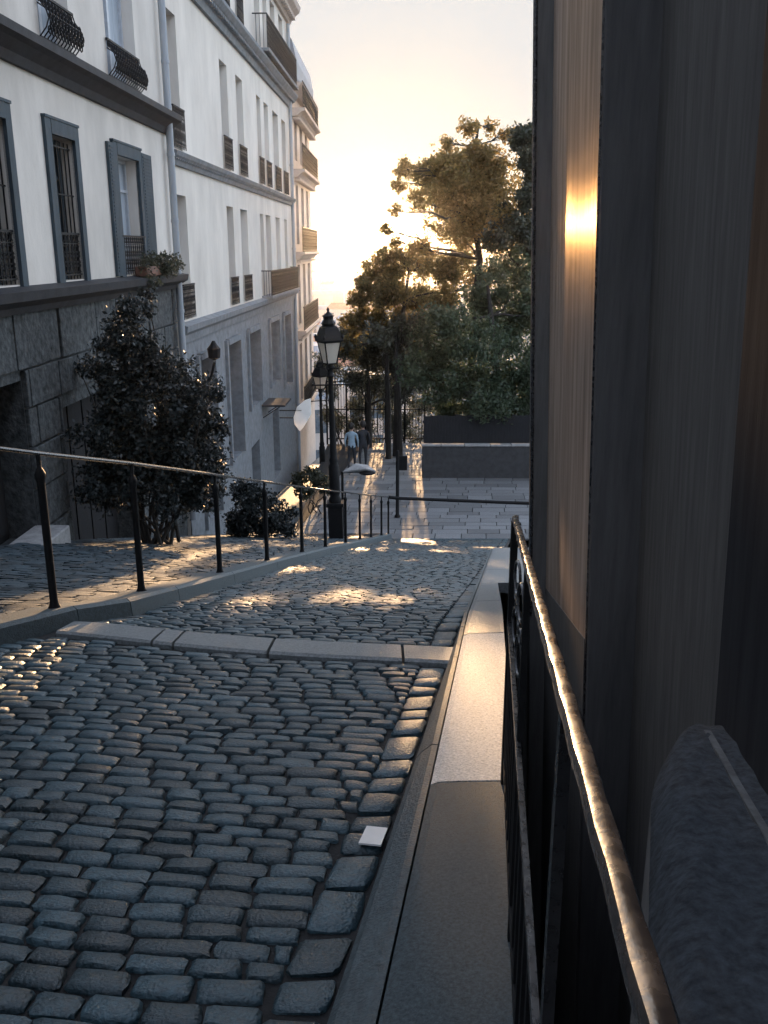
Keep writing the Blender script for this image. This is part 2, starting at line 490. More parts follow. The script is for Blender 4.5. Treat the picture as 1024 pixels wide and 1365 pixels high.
# right pavement: bevelled kerb strip and slabs
mb = MB()
def pave_z(y): return street_z(y) + .10
def rail_x(y): return .086 + .118*y
joints = [-2.5,-.9,.6,2.54,4.55,5.75,7.2,8.9,10.6,12.4,14.2]
for j, (a, b) in enumerate(zip(joints, joints[1:])):
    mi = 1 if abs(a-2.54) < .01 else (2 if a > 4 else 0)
    n = 6
    P = []
    for i in range(n+1):
        y = a+.006+(b-a-.012)*i/n
        xi = -.0175+.142*(y-1.4); z = pave_z(y)
        xo = kerb_right(y)
        wallx = rail_x(y)+.035 if b < 7.3 else 3.0
        P.append([(xi+.004,y,z-.06),(xi+.006,y,z-.006),(xi+.03,y,z+.004),(xi+.10,y,z+.008),(min(xi+.3,wallx-.02),y,z+.010),(wallx,y,z+.012),(wallx,y,z-(7.5 if b < 7.3 else .3))])
    for i in range(n):
        for k in range(6): mb.face([P[i][k],P[i][k+1],P[i+1][k+1],P[i+1][k]], mi)
    mb.face(P[0], mi); mb.face(P[-1][::-1], mi)
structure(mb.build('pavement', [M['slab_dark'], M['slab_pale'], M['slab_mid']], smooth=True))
mb = MB()
joints = [-2.5,-.5,1.0,2.9,4.1,4.75,6.2,8.0,10,12.2,14.2]
for a, b in zip(joints, joints[1:]):
    n = 5; P = []
    for i in range(n+1):
        y = a+.004+(b-a-.008)*i/n
        xi = -.0175+.142*(y-1.4); z = pave_z(y); xo = min(kerb_right(y), xi-.02)
        P.append([(xo,y,z-.20),(xo+.005,y,z-.06),(xo+.025,y,z-.035),(xi-.02,y,z-.004),(xi,y,z-.006),(xi,y,z-.2)])
    for i in range(n):
        for k in range(5): mb.face([P[i][k],P[i][k+1],P[i+1][k+1],P[i+1][k]])
    mb.face(P[0]); mb.face(P[-1][::-1])
structure(mb.build('kerb_stones', M['kerb'], smooth=True))
mb2 = MB(); mb2.face([(-.5,-3,-9),(2.6,-3,-9),(2.6,7.4,-9.2),(.6,7.4,-9.2)]); structure(mb2.build('basement_floor', M['door_dark']))
# pale card lying in the gutter
q = [(478,1124),(508,1127),(517,1104),(489,1101)]
def ground_hit(px, py):
    d = at(px, py, 1.0); y = .5
    while d.z*y > street_z(y)+.03: y += .002
    return Vector((d.x*y, y, street_z(y)+.032))
pts = [ground_hit(*p) for p in q]
c = sum(pts, Vector())/4
mb = MB()
mb.add([p-c+Vector((0,0,k)) for k in (-.006,.0) for p in pts], [(0,1,2,3),(4,5,6,7),(0,1,5,4),(1,2,6,5),(2,3,7,6),(3,0,4,7)])
o = mb.build('card', M['white']); o.location = c
tag(o, 'small blank white card lying flat on the cobbles of the gutter', 'card')

# ------------------------------------------------------------------ left railing along the street
def make_left_rail():
    P = [(-2.36,4.2),(-2.03,5.16),(-1.80,6.25),(-1.58,8.16),(-1.40,10.19),(-1.18,12.30),(-.96,14.03),(-.71,15.9),(-.50,17.79),(-.29,19.22),(-.06,20.53),(.11,21.62)]
    t = thing('street_railing', 'thin black iron railing with slender posts stepping down the left side of the cobbled street', 'railing', (-2.03,5.16,street_z(5.16)+.12))
    org = t.location.copy()
    tops = []
    for i, (x, y) in enumerate(P):
        zb = street_z(y) + .10
        zt = zb + 1.0 + (.12 if i == 0 else 0)
        tops.append(Vector((x,y,zt)))
        mb = MB()
        r = .025
        mb.lathe([(r*1.7,0),(r*1.7,.02),(r*1.2,.05),(r,.08),(r*.95,.82),(r*1.25,.85),(r*1.35,.875),(r*.9,.90),(r*.55,.915),(r*.6,.99)], 10, (x,y,zb))
        mb.build('post', M['iron'], t, org, smooth=True)
    mb = MB(); mb.tube(tops, .0125, 8)
    mb.build('top_rail', M['iron_worn'], t, org, smooth=True)
    mb = MB()
    a, b = tops[-1], Vector((4.6,21.4,-6.06))
    mb.tube([a, a+Vector((.25,0,-.03)), b], .042, 8)
    mb.build('cross_bar', M['iron'], t, org, smooth=True)
    for x in (4.5,):
        mb = MB(); mb.lathe([(.05,0),(.045,1.0)], 8, (x,21.41,street_z(21.4)-.02)); mb.build('post', M['iron'], t, org, smooth=True)
make_left_rail()

# ------------------------------------------------------------------ right hand rail, very near
def make_right_rail():
    t = thing('handrail', 'worn black iron handrail with flaking paint close beside the dark wall', 'handrail', (rail_x(2.5),2.5,pave_z(2.5)))
    org = t.location.copy()
    def top(y): return Vector((rail_x(y), y, -.275-.19*y))
    mb = MB()
    n = 60
    secs = []
    prof = [(-.0080,-.009),(-.0088,.002),(-.0065,.0066),(0,.0085),(.0065,.0066),(.0088,.002),(.0080,-.009)]
    vs = []
    for i in range(n+1):
        y = -.35 + (2.53+.35)*i/n
        p = top(y)
        for (dx,dz) in prof:
            j = .0006*math.sin(i*2.1+dx*300)
            vs.append((p.x+dx*1.0+j, p.y, p.z+dz+j))
    m = len(prof)
    fs = [(i*m+k, i*m+(k+1)%m, (i+1)*m+(k+1)%m, (i+1)*m+k) for i in range(n) for k in range(m)]
    fs += [tuple(range(m)), tuple(n*m+k for k in range(m))]
    mb.add(vs, fs)
    mb.build('top_rail', M['rail_paint'], t, org, smooth=True)
    # lower bar
    mb = MB()
    pts = [Vector((rail_x(y)-.004, y, -.88 - .075*y + .03*math.sin(y*1.5))) for y in np.linspace(-.3,2.53,16)]
    for a, b in zip(pts, pts[1:]): mb.bar(a, b, .010, .022)
    mb.build('lower_rail', M['iron_worn'], t, org)
    mb = MB()
    pts = [Vector((rail_x(y), y, pave_z(y)+.09)) for y in np.linspace(-.3,2.53,10)]
    for a, b in zip(pts, pts[1:]): mb.bar(a, b, .012, .03)
    mb.build('bottom_rail', M['iron'], t, org)
    ys = [2.52]
    for y in (2.52, 1.66, .80, -.1):
        mb = MB(); x = rail_x(y)
        w = .020 if y > 2.5 else .013
        mb.box(x-w/2, x+w/2, y-w/2, y+w/2, pave_z(y)-.01, top(y).z-.011)
        mb.build('post', M['iron_worn'] if y < 1 else M['iron'], t, org)
    # thin balusters and scrolls between
    for y in np.arange(.93, 2.5, .115):
        if min(abs(y-1.66), abs(y-2.52)) < .05: continue
        mb = MB(); x = rail_x(y)
        mb.box(x-.006, x+.006, y-.006, y+.006, pave_z(y)+.075, -.88-.075*y)
        mb.build('baluster', M['iron'], t, org)
    for y in (1.9, 2.15):
        mb = MB()
        z = (-.88-.075*y + top(y).z)/2
        for k, (dy, dz, r) in enumerate([(0,.06,.055),(0,-.07,.06),(.05,0,.02),(-.05,0,.02)]):
            mb.ring((rail_x(y+dy), y+dy, z+dz), r*.8, .004, 'yz', 14)
        mb.build('scroll', M['iron_worn'], t, org, smooth=True)
make_right_rail()

# ------------------------------------------------------------------ dark house on the right
def make_right_house():
    t = thing('dark_house', 'dark house wall close on the right with a brown panel catching the low sun', 'house', (1.22,6.9,street_z(6.9)))
    org = t.location.copy()
    LEAN = .037
    def sh(p): return (p[0]-LEAN*(p[2]-.1), p[1], p[2])
    def prism(name, plan, z0, z1, m, sub=1):
        mb = MB(); n = len(plan)
        zs = [z0+(z1-z0)*k/sub for k in range(sub+1)]
        for k in range(sub):
            for i in range(n):
                a, b = plan[i], plan[(i+1)%n]
                mb.face([sh((*a,zs[k])),sh((*b,zs[k])),sh((*b,zs[k+1])),sh((*a,zs[k+1]))])
        mb.face([sh((*p,z1)) for p in plan]); mb.face([sh((*p,z0)) for p in plan][::-1])
        return mb.build(name, m, t, org)
    top = 7.5
    prism('pilaster', [(1.096,6.9),(1.4,6.9),(1.5,7.35),(1.15,7.35)], -9.3, top, M['door_dark'])
    prism('glossy_panel', [(.868,3.86),(1.222,6.897),(1.6,6.897),(1.3,3.86)], -5.3, top, M['panel'])
    mb = MB()
    zb0, zb1 = -1.74, -2.66
    pa = [(.864,3.858),(1.219,6.899),(1.6,6.899),(1.3,3.858)]
    tz = [zb0,zb1,zb1,zb0]
    up = [sh((*p,z)) for p, z in zip(pa,tz)]; dn = [sh((*p,-9.3)) for p in pa]
    mb.add(up+dn, [(0,1,2,3),(7,6,5,4)]+[(i,(i+1)%4,4+(i+1)%4,4+i) for i in range(4)])
    mb.build('plinth', M['door_dark'], t, org)
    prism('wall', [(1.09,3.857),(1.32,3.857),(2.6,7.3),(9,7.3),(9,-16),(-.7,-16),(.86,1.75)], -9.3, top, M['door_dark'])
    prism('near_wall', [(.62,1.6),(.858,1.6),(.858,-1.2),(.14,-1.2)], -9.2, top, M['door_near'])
    prism('door_frame', [(.872,3.80),(1.088,3.80),(1.088,3.856),(.872,3.856)], -9.3, top, M['door_dark2'])
    # beads on the door frame
    for x, y, r in ((.876,3.845,.011),(1.074,3.835,.010)):
        mb = MB(); mb.tube([sh((x,y,-2.3)), sh((x,y,2)), sh((x,y,top))], r, 8); mb.build('door_bead', M['rail_paint'], t, org, smooth=True)
    mb = MB(); mb.tube([sh((1.098,6.893,-2.9)), sh((1.098,6.893,top))], .012, 8); mb.build('door_bead', M['rail_paint'], t, org, smooth=True)
    for z in (-1.5,-.1,1.4):                                        # raised fields of the door leaf
        mb = MB()
        mb.add([sh(p) for p in [(1.052,3.4,z),(.925,2.3,z),(.925,2.3,z+1.1),(1.052,3.4,z+1.1),(1.08,3.4,z),(.953,2.3,z),(.953,2.3,z+1.1),(1.08,3.4,z+1.1)]],
               [(0,1,2,3),(4,7,6,5),(0,4,5,1),(1,5,6,2),(2,6,7,3),(3,7,4,0)])
        mb.build('door_panel', M['door_dark2'], t, org)
    # rough guard stone
    bm = bmesh.new()
    bmesh.ops.create_grid(bm, x_segments=26, y_segments=60, size=.5)
    for v in bm.verts:
        u, w = v.co.x+.5, v.co.y+.5
        y = -.9 + 2.52*w
        xl, xr = max(.04+.31*y, .17+.116*y), .36+.165*y+.06
        if w > .86: xl = xl + (xr-xl)*.55*((w-.86)/.14)**2.2
        x = xl + (xr-xl)*u
        z = -.57-.19*y
        e = max(0, .28-u)/.28
        z -= .055*e**2.5
        e2 = max(0, w-.93)/.07
        z -= .05*e2**2
        z += .004*math.sin(x*41+y*13)*math.sin(y*29) + .002*math.sin(x*113-y*71) + random.uniform(-.0012,.0012)
        v.co = Vector((x,y,z))
    ex = bmesh.ops.extrude_edge_only(bm, edges=[e for e in bm.edges if e.is_boundary])
    for g in ex['geom']:
        if isinstance(g, bmesh.types.BMVert): g.co.z = -9
    mb = MB(); mb.bm(bm)
    for i, f in enumerate(mb.f):
        if min(mb.v[k][2] for k in f) < -4: mb.m[i] = 1
    mb.build('ledge', [M['ledge'], M['door_dark']], t, org, smooth=True)
    mb = MB()
    pts = []
    for y in np.linspace(-.8,1.47,20):
        pts.append(Vector((.36+.165*y-.01, y, -.574-.19*y+random.uniform(-.002,.002))))
    for a, b in zip(pts, pts[1:]): mb.bar(a, b, .012, .016)
    mb.build('mortar_fillet', M['fillet'], t, org)
make_right_house()

# ------------------------------------------------------------------ facades on the left
def wall_holes(mb, y0, y1, z0, z1, holes, depth, mi=0, x=0.0):
    Y = sorted({y0, y1, *[h[0] for h in holes], *[h[1] for h in holes]})
    Z = sorted({z0, z1, *[h[2] for h in holes], *[h[3] for h in holes]})
    for a, b in zip(Y, Y[1:]):
        for c, d in zip(Z, Z[1:]):
            my, mz = (a+b)/2, (c+d)/2
            if any(h[0] < my < h[1] and h[2] < mz < h[3] for h in holes): continue
            mb.face([(x,a,c),(x,b,c),(x,b,d),(x,a,d)], mi)
    for a, b, c, d in holes:
        k = x-depth
        mb.face([(x,a,c),(k,a,c),(k,a,d),(x,a,d)], mi); mb.face([(x,b,c),(x,b,d),(k,b,d),(k,b,c)], mi)
        mb.face([(x,a,d),(k,a,d),(k,b,d),(x,b,d)], mi); mb.face([(x,a,c),(x,b,c),(k,b,c),(k,a,c)], mi)

def iron_rail_mesh(y0, y1, z0, z1, x, belly=0.0):
    mb = MB(); h = z1-z0; w = y1-y0
    mb.bar((x,y0,z1),(x,y1,z1),.035,.03); mb.bar((x,y0,z1-.13),(x,y1,z1-.13),.016,.016)
    mb.bar((x,y0,z0+.06),(x,y1,z0+.06),.02,.02)
    n = max(3, round(w/.115))
    for i in range(n+1):
        y = y0 + w*i/n
        if belly:
            pts = [(x + belly*math.sin(math.pi*min(1,t*1.15))**1.0*(1-.2*t), y, z0+.06+(h-.06)*t) for t in (0,.2,.4,.6,.8,1)]
            mb.tube(pts, .009, 4)
        else:
            mb.bar((x,y,z0),(x,y,z1),.014,.014)
        if i < n:
            ym = y + w/n/2; r = w/n*.42
            for q, zz in enumerate(np.linspace(z0+.14, z1-.21, 5)):
                bx = x + (belly*math.sin(math.pi*min(1,(zz-z0)/h*1.15)) if belly else 0)
                mb.ring((bx, ym, zz), r*(1 if q % 2 == 0 else .75), .007 if not belly else .009, 'yz', 8)
            mb.ring((x, ym, z1-.065), r*.8, .008, 'yz', 8)
    return mb

def window(t, y0, y1, z0, z1, depth, rail=None, pane='curtain', frame='frame_pale', mullions=2, transom=None, belly=0, bars=False, x0=0, railing_x=.06):
    x = x0-depth+.02
    mb = MB(); f = .06
    mb.box(x-.03,x+.05,y0+.002,y0+f,z0+.002,z1-.002); mb.box(x-.03,x+.05,y1-f,y1-.002,z0+.002,z1-.002)
    mb.box(x-.03,x+.05,y0+f,y1-f,z1-f,z1-.002); mb.box(x-.03,x+.05,y0+f,y1-f,z0+.002,z0+f)
    ym = (y0+y1)/2
    mb.box(x-.02,x+.06,ym-.045,ym+.045,z0+f,z1-f)
    for zt in (transom or []):
        mb.box(x-.02,x+.045,y0+f,ym-.045,zt-.02,zt+.02); mb.box(x-.02,x+.045,ym+.045,y1-f,zt-.02,zt+.02)
    w = mb.build('window', M[frame], t)
    mb = MB(); mb.box(x-.012,x+.006,y0+f-.01,y1-f+.01,z0+f-.01,z1-f+.01); mb.build('pane', M[pane], w)
    if rail:
        iron_rail_mesh(y0-.06, y1+.06, z0+.01, z0+rail, x0+railing_x, belly).build('window_railing', M['iron'], w)
    if bars:
        mb = MB()
        for k in range(6):
            y = y0+.06+(y1-y0-.12)*k/5
            mb.bar((x0-.05,y,z0+.05),(x0-.05,y,z1-.05),.016,.016)
        for zz in (z0+.62, (z0+z1)/2+.2, z1-.12): mb.bar((x0-.05,y0,zz),(x0-.05,y1,zz),.016,.02)
        mb.build('window_bars', M['iron'], w)
    return w

ROT = (0,0,-math.atan(FM))
def cornice_mesh(prof, y0, y1, dentil=None):
    """prof: list of (x,z) outline from wall out and back"""
    mb = MB(); n = len(prof)
    a = [(x,y0,z) for x,z in prof]; b = [(x,y1,z) for x,z in prof]
    for i in range(n):
        j = (i+1) % n
        mb.face([a[i],b[i],b[j],a[j]])
    mb.face(a[::-1]); mb.face(b)
    if dentil:
        x0, x1, z0, z1, step = dentil
        y = y0+.1
        while y < y1-.1:
            mb.box(x0, x1, y, y+step*.5, z0, z1); y += step
    return mb

def make_house1():
    yb = 14.0
    base = Vector((facade_x(yb), yb, facade_ground(yb)))
    zo = base.z
    t = thing('plaster_house', 'pale plastered house over a rough dark stone ground floor, nearest on the left', 'house', base, ROT)
    L = lambda y: (y-yb)*math.sqrt(1+FM*FM)
    Z = lambda z: z-zo
    y0, y1 = -16.0, 18.5
    def hole(a,b,c,d): return (L(a),L(b),Z(c),Z(d))
    mid = [hole(-4.6,-3.6,-.41,1.45), hole(-1,0,-.41,1.45), hole(2.8,3.8,-.41,1.45), hole(6.6,7.6,-.41,1.45), hole(10.2,11.25,-.41,1.45), hole(12.62,13.45,-.41,1.45), hole(15.3,16.45,-.41,1.45)]
    up = [hole(-4.4,-3.3,2.52,4.9), hole(-1,.1,2.52,4.9), hole(3.2,4.3,2.52,4.9), hole(7.4,8.5,2.52,4.9), hole(10.0,11.1,2.52,4.9), hole(12.65,13.75,2.52,4.9), hole(15.3,16.85,2.52,4.9)]
    mb = MB()
    wall_holes(mb, L(y0), L(y1), Z(-.62), Z(7.4), mid+up, .26)
    for f in ([(-7,L(y0)),(0,L(y0))],[(0,L(y1)),(-7,L(y1))],[(-7,L(y1)),(-7,L(y0))]):
        (a,b),(c,d) = f
        mb.face([(a,b,Z(-12)),(c,d,Z(-12)),(c,d,Z(7.4)),(a,b,Z(7.4))])
    mb.face([(0,L(y0),Z(7.4)),(0,L(y1),Z(7.4)),(-7,L(y1),Z(7.4)),(-7,L(y0),Z(7.4))])
    mb.build('wall', M['plaster_old'], t)
    # stone ground floor with joints as grooves between blocks
    g = [hole(8.6,11.1,-3.6,-1.55), hole(12.15,15.2,-5.2,-2.1)]
    mb = MB()
    wall_holes(mb, L(y0), L(y1), Z(-9), Z(-.62), g, .5, x=-.06)
    courses = [-5.4,-4.75,-4.1,-3.5,-2.95,-2.4,-1.9,-1.42,-.64]
    for c, d in zip(courses, courses[1:]):
        y = y0 + random.uniform(0,.4)
        while y < y1-.05:
            w = random.uniform(.5,1.0); e = min(y+w, y1)
            segs = [(y, e)]
            for ha,hb,hc,hd in ((8.6,11.1,-3.6,-1.55),(12.15,15.2,-5.2,-2.1)):
                if d > hc and c < hd:
                    ns = []
                    for a, b in segs:
                        if b <= ha or a >= hb: ns.append((a,b)); continue
                        if a < ha-.05: ns.append((a,ha))
                        if b > hb+.05: ns.append((hb,b))
                    segs = ns
            dd = d
            for a, b in segs:
                if b-a > .06:
                    mb.box(-.062, .0+random.uniform(-.012,.02), L(a)+.012, L(b)-.012, Z(c)+.012, Z(dd)-.012, 0, .012)
            y += w
    mb.build('stone_base', M['rubble'], t)
    for a,b,c,d in g:
        mb = MB(); mb.box(-.50,-.44,a+.002,b-.002,c,d-.002)
        n = 5
        for k in range(n): mb.box(-.44,-.42,a+(b-a)*k/n+.03,a+(b-a)*(k+1)/n-.03,c+.1,d-.1)
        dr = mb.build('gate', M['dark_wood'], t)
    mb = MB(); mb.box(-.1,.35,L(8.4),L(11.15),Z(-3.75),Z(-3.42),0,.02); mb.build('door_step', M['coping'], t)
    # cornices
    cornice_mesh([(-.05,Z(2.10)),(.06,Z(2.10)),(.10,Z(2.2)),(.22,Z(2.30)),(.30,Z(2.34)),(.30,Z(2.44)),(-.05,Z(2.49))], L(y0), L(y1)+.1).build('cornice', M['cornice_dark'], t)
    cornice_mesh([(-.05,Z(-.74)),(.08,Z(-.74)),(.12,Z(-.66)),(.26,Z(-.58)),(.28,Z(-.47)),(-.05,Z(-.42))], L(y0), L(y1)+.02).build('cornice', M['cornice_dark'], t)
    cornice_mesh([(-.05,Z(7.2)),(.1,Z(7.2)),(.3,Z(7.35)),(.35,Z(7.5)),(-.05,Z(7.55))], L(y0), L(y1)+.02).build('cornice', M['cornice_dark'], t)
    def surround(h, wl, wr, wt, m='trim_blue', sill=True):
        a,b,c,d = h
        mb = MB()
        mb.box(-.02,.045,a-wl,a,c-.06,d+wt); mb.box(-.02,.045,b,b+wr,c-.06,d+wt); mb.box(-.02,.05,a,b,d,d+wt)
        mb.box(-.02,.06,a-wl-.01,b+wr+.01,d+wt+.001,d+wt+.035)
        return mb.build('window_surround', M[m], t)
    for i, h in enumerate(mid):
        surround(h, .2, .16, .18)
        window(t, *h, .26, rail=.62, pane='pane_dark' if i != 6 else 'curtain', frame='trim_blue' if i < 6 else 'frame_pale', transom=[h[3]-.5], bars=(i in (4,5)), railing_x=-.03 if i in (4,5) else .03)
    # open shutters folded on the wall beside the last window
    h = mid[6]
    for a, b in ((h[0]-.44,h[0]-.205),(h[1]+.165,h[1]+.75)):
        mb = MB(); mb.box(.004,.05,a,b,h[2],h[3]+.15)
        k = h[2]+.06
        while k < h[3]+.08:
            mb.box(.05,.06,a+.05,b-.05,k,k+.03); k += .055
        mb.build('shutter', M['trim_blue'], t)
    for h in up:
        window(t, *h, .26, rail=.58, pane='curtain', transom=[h[3]-.6], belly=.14, railing_x=.03)
    # drainpipe
    mb = MB()
    pts = [(.13,L(18.28),Z(-5.5)),(.13,L(18.28),Z(7.3))]
    mb.tube(pts, .068, 10)
    for z in (-3,-1.2,.5,1.7,3.3,5): mb.lathe([(.08,0),(.08,.06)], 10, (.13, L(18.28), Z(z)))
    mb.build('drainpipe', M['zinc'], t, smooth=True)
    # lantern bracket etc. left out; flower boxes sit on the cornice as their own things
    return t
make_house1()

def make_house2():
    yb = 27.0
    base = Vector((facade_x(yb), yb, facade_ground(yb)))
    zo = base.z
    t = thing('apartment_building', 'tall white apartment building with string courses and iron window rails, behind the drainpipe', 'building', base, ROT)
    L = lambda y: (y-yb)*math.sqrt(1+FM*FM)
    Z = lambda z: z-zo
    y0, y1 = 18.53, 36.3
    ZT = 8.1
    A = [(18.95,19.75),(23.85,24.75),(25.9,26.85),(29.1,29.8),(30.45,31.3),(32.25,33.45),(34.3,35.3)]
    B = [(18.92,19.78),(23.95,24.8),(25.8,26.85),(29.0,29.65),(30.1,31.1),(32.2,33.2),(34.3,35.0)]
    T = [(21.4,22.3),(24.2,25.2),(26.3,27.1),(29.3,30.3),(30.9,31.7),(32.4,33.4),(34.3,35.3)]
    C = [(19.9,21.4,-2.34,-6.2),(22.97,24.6,-2.32,-5.4),(25.95,27.8,-2.3,-4.5),(29.8,31.8,-2.3,-4.4),(33.0,34.7,-2.3,-4.9)]
    D = [(30.0,31.4,-5.3,-7.6),(25.9,27.3,-5.6,-7.4)]
    holes = [(L(a),L(b),Z(1.93),Z(4.42)) for a,b in A] + [(L(a),L(b),Z(-1.40),Z(1.06)) for a,b in B] + [(L(a),L(b),Z(5.62),Z(7.75)) for a,b in T]
    gh = [(L(a),L(b),Z(d),Z(c)) for a,b,c,d in C] + [(L(a),L(b),Z(d),Z(c)) for a,b,c,d in D]
    mb = MB()
    wall_holes(mb, L(y0), L(y1), Z(-1.85), Z(ZT), holes, .30)
    for f in ([(-9,L(y0)),(0,L(y0))],[(0,L(y1)),(-9,L(y1))],[(-9,L(y1)),(-9,L(y0))]):
        (a,b),(c,d) = f
        mb.face([(a,b,Z(-14)),(c,d,Z(-14)),(c,d,Z(ZT)),(a,b,Z(ZT))])
    mb.face([(0,L(y0),Z(ZT)),(0,L(y1),Z(ZT)),(-9,L(y1),Z(ZT)),(-9,L(y0),Z(ZT))])
    mb.build('wall', M['plaster'], t)
    mb = MB(); wall_holes(mb, L(y0), L(y1), Z(-12.5), Z(-1.85), gh, .34, x=.02)
    mb.face([(.02,L(y1),Z(-12.5)),(.02,L(y1),Z(-1.85)),(-.3,L(y1),Z(-1.85)),(-.3,L(y1),Z(-12.5))])
    mb.build('ground_floor', M['stone_band'], t)
    # string courses
    cornice_mesh([(-.05,Z(1.60)),(.06,Z(1.60)),(.09,Z(1.68)),(.17,Z(1.76)),(.20,Z(1.84)),(-.05,Z(1.9))], L(y0), L(y1)+.15, (.02,.13,Z(1.70),Z(1.755),.16)).build('string_course', M['stone_band'], t)
    cornice_mesh([(-.05,Z(-1.86)),(.07,Z(-1.86)),(.09,Z(-1.7)),(.18,Z(-1.62)),(.20,Z(-1.5)),(-.05,Z(-1.44))], L(y0), L(y1)+.15).build('string_course', M['stone_band'], t)
    cornice_mesh([(-.05,Z(5.05)),(.08,Z(5.05)),(.12,Z(5.2)),(.26,Z(5.32)),(.34,Z(5.42)),(.34,Z(5.50)),(-.05,Z(5.56))], L(y0), L(y1)+.2, (.05,.24,Z(5.22),Z(5.29),.2)).build('string_course', M['stone_band'], t)
    cornice_mesh([(-.05,Z(7.9)),(.1,Z(7.9)),(.2,Z(8.1)),(.45,Z(8.3)),(.5,Z(8.45)),(-.05,Z(8.5))], L(y0), L(y1)+.4, (.1,.32,Z(8.0),Z(8.12),.3)).build('eaves_cornice', M['sand_stone'], t)
    mb = MB(); mb.add([(0,L(y0),Z(8.1)),(0,L(y1),Z(8.1)),(-1.6,L(y1)-.3,Z(11)),(-1.6,L(y0),Z(11)),(-9,L(y0),Z(11)),(-9,L(y1)-.3,Z(11)),(-9,L(y0),Z(8.1)),(-9,L(y1),Z(8.1))],
        [(0,1,2,3),(3,2,5,4),(4,5,7,6),(0,3,4,6),(1,7,5,2)]); mb.build('mansard_roof', M['roof_zinc'], t)
    for i, (a,b) in enumerate(A): window(t, L(a),L(b),Z(1.93),Z(4.42), .30, rail=.76, transom=[Z(3.7)], pane='curtain' if i % 3 else 'pane')
    for i, (a,b) in enumerate(B): window(t, L(a),L(b),Z(-1.40),Z(1.06), .30, rail=.70 if i < 3 else None, transom=[Z(.4)], pane='pane' if i % 3 == 1 else 'curtain')
    for i, (a,b) in enumerate(T): window(t, L(a),L(b),Z(5.62),Z(7.75), .30, rail=.85 if i < 3 else None, transom=[Z(7.1)], pane='curtain')
    # long balconies
    for (a,b,z,h,d) in ((28.9,35.6,5.56,.9,.42),(28.9,35.5,-1.46,.75,.30)):
        mb = MB(); mb.box(.0,d+.06,L(a)-.05,L(b)+.05,Z(z)-.02,Z(z)+.07,0,.012)
        bal = mb.build('balcony', M['stone_band'], t)
        r = iron_rail_mesh(L(a),L(b),Z(z)+.07,Z(z)+.07+h, d)
        r.bar((0,L(a),Z(z)+.07+h),(d,L(a),Z(z)+.07+h),.03,.03); r.bar((0,L(b),Z(z)+.07+h),(d,L(b),Z(z)+.07+h),.03,.03)
        for k in range(1,4):
            for yy in (a,b): r.bar((d*k/4,L(yy),Z(z)+.07),(d*k/4,L(yy),Z(z)+.07+h),.014,.014)
        r.build('balcony_railing', M['iron'], bal)
    for a,b,c,d in C:
        z0 = Z(d); w = window(t, L(a),L(b),z0,Z(c), .34, rail=None, pane='pane_dark', frame='trim_blue', transom=[Z(c)-.7], x0=.02)
        mb = MB(); mb.box(.0,.10,L(a)-.16,L(a)-.003,z0,Z(c)+.12); mb.box(.0,.10,L(b)+.003,L(b)+.16,z0,Z(c)+.12); mb.box(.0,.12,L(a)-.003,L(b)+.003,Z(c)+.003,Z(c)+.15)
        mb.build('window_surround', M['stone_band'], t)
    for a,b,c,d in D:
        mb = MB(); mb.box(-.34,-.28,L(a)+.004,L(b)-.004,Z(d)+.004,Z(c)-.004); mb.box(-.28,-.25,L(a)+.1,L(b)-.1,Z(d)+.2,Z(c)-.2)
        mb.build('door', M['dark_wood'], t)
    mb = MB(); mb.tube([(.10,L(36.0),Z(-10)),(.10,L(36.0),Z(7.8))], .065, 8)
    for z in (-6,-3,0,3,6): mb.lathe([(.085,0),(.085,.06)], 8, (.10,L(36.0),Z(z)))
    mb.build('drainpipe', M['zinc'], t, smooth=True)
    # small shelf with canopy over the shop front
    mb = MB(); mb.box(.02,.75,L(27.9),L(29.3),Z(-4.72),Z(-4.66)); mb.bar((.02,L(28.1),Z(-5.1)),(.6,L(28.1),Z(-4.72)),.03,.03); mb.bar((.02,L(29.1),Z(-5.1)),(.6,L(29.1),Z(-4.72)),.03,.03)
    mb.build('canopy', M['cornice_dark'], t)
    # cast iron wall lamp bracket
    mb = MB(); mb.tube([(.02,L(20.1),Z(-2.9)),(.25,L(20.1),Z(-2.75)),(.35,L(20.1),Z(-2.4))], .03, 6); mb.lathe([(.03,0),(.13,.05),(.15,.25),(.08,.33),(.03,.42)], 8, (.35,L(20.1),Z(-2.35)))
    mb.build('wall_lantern', M['iron'], t)
    return t
make_house2()

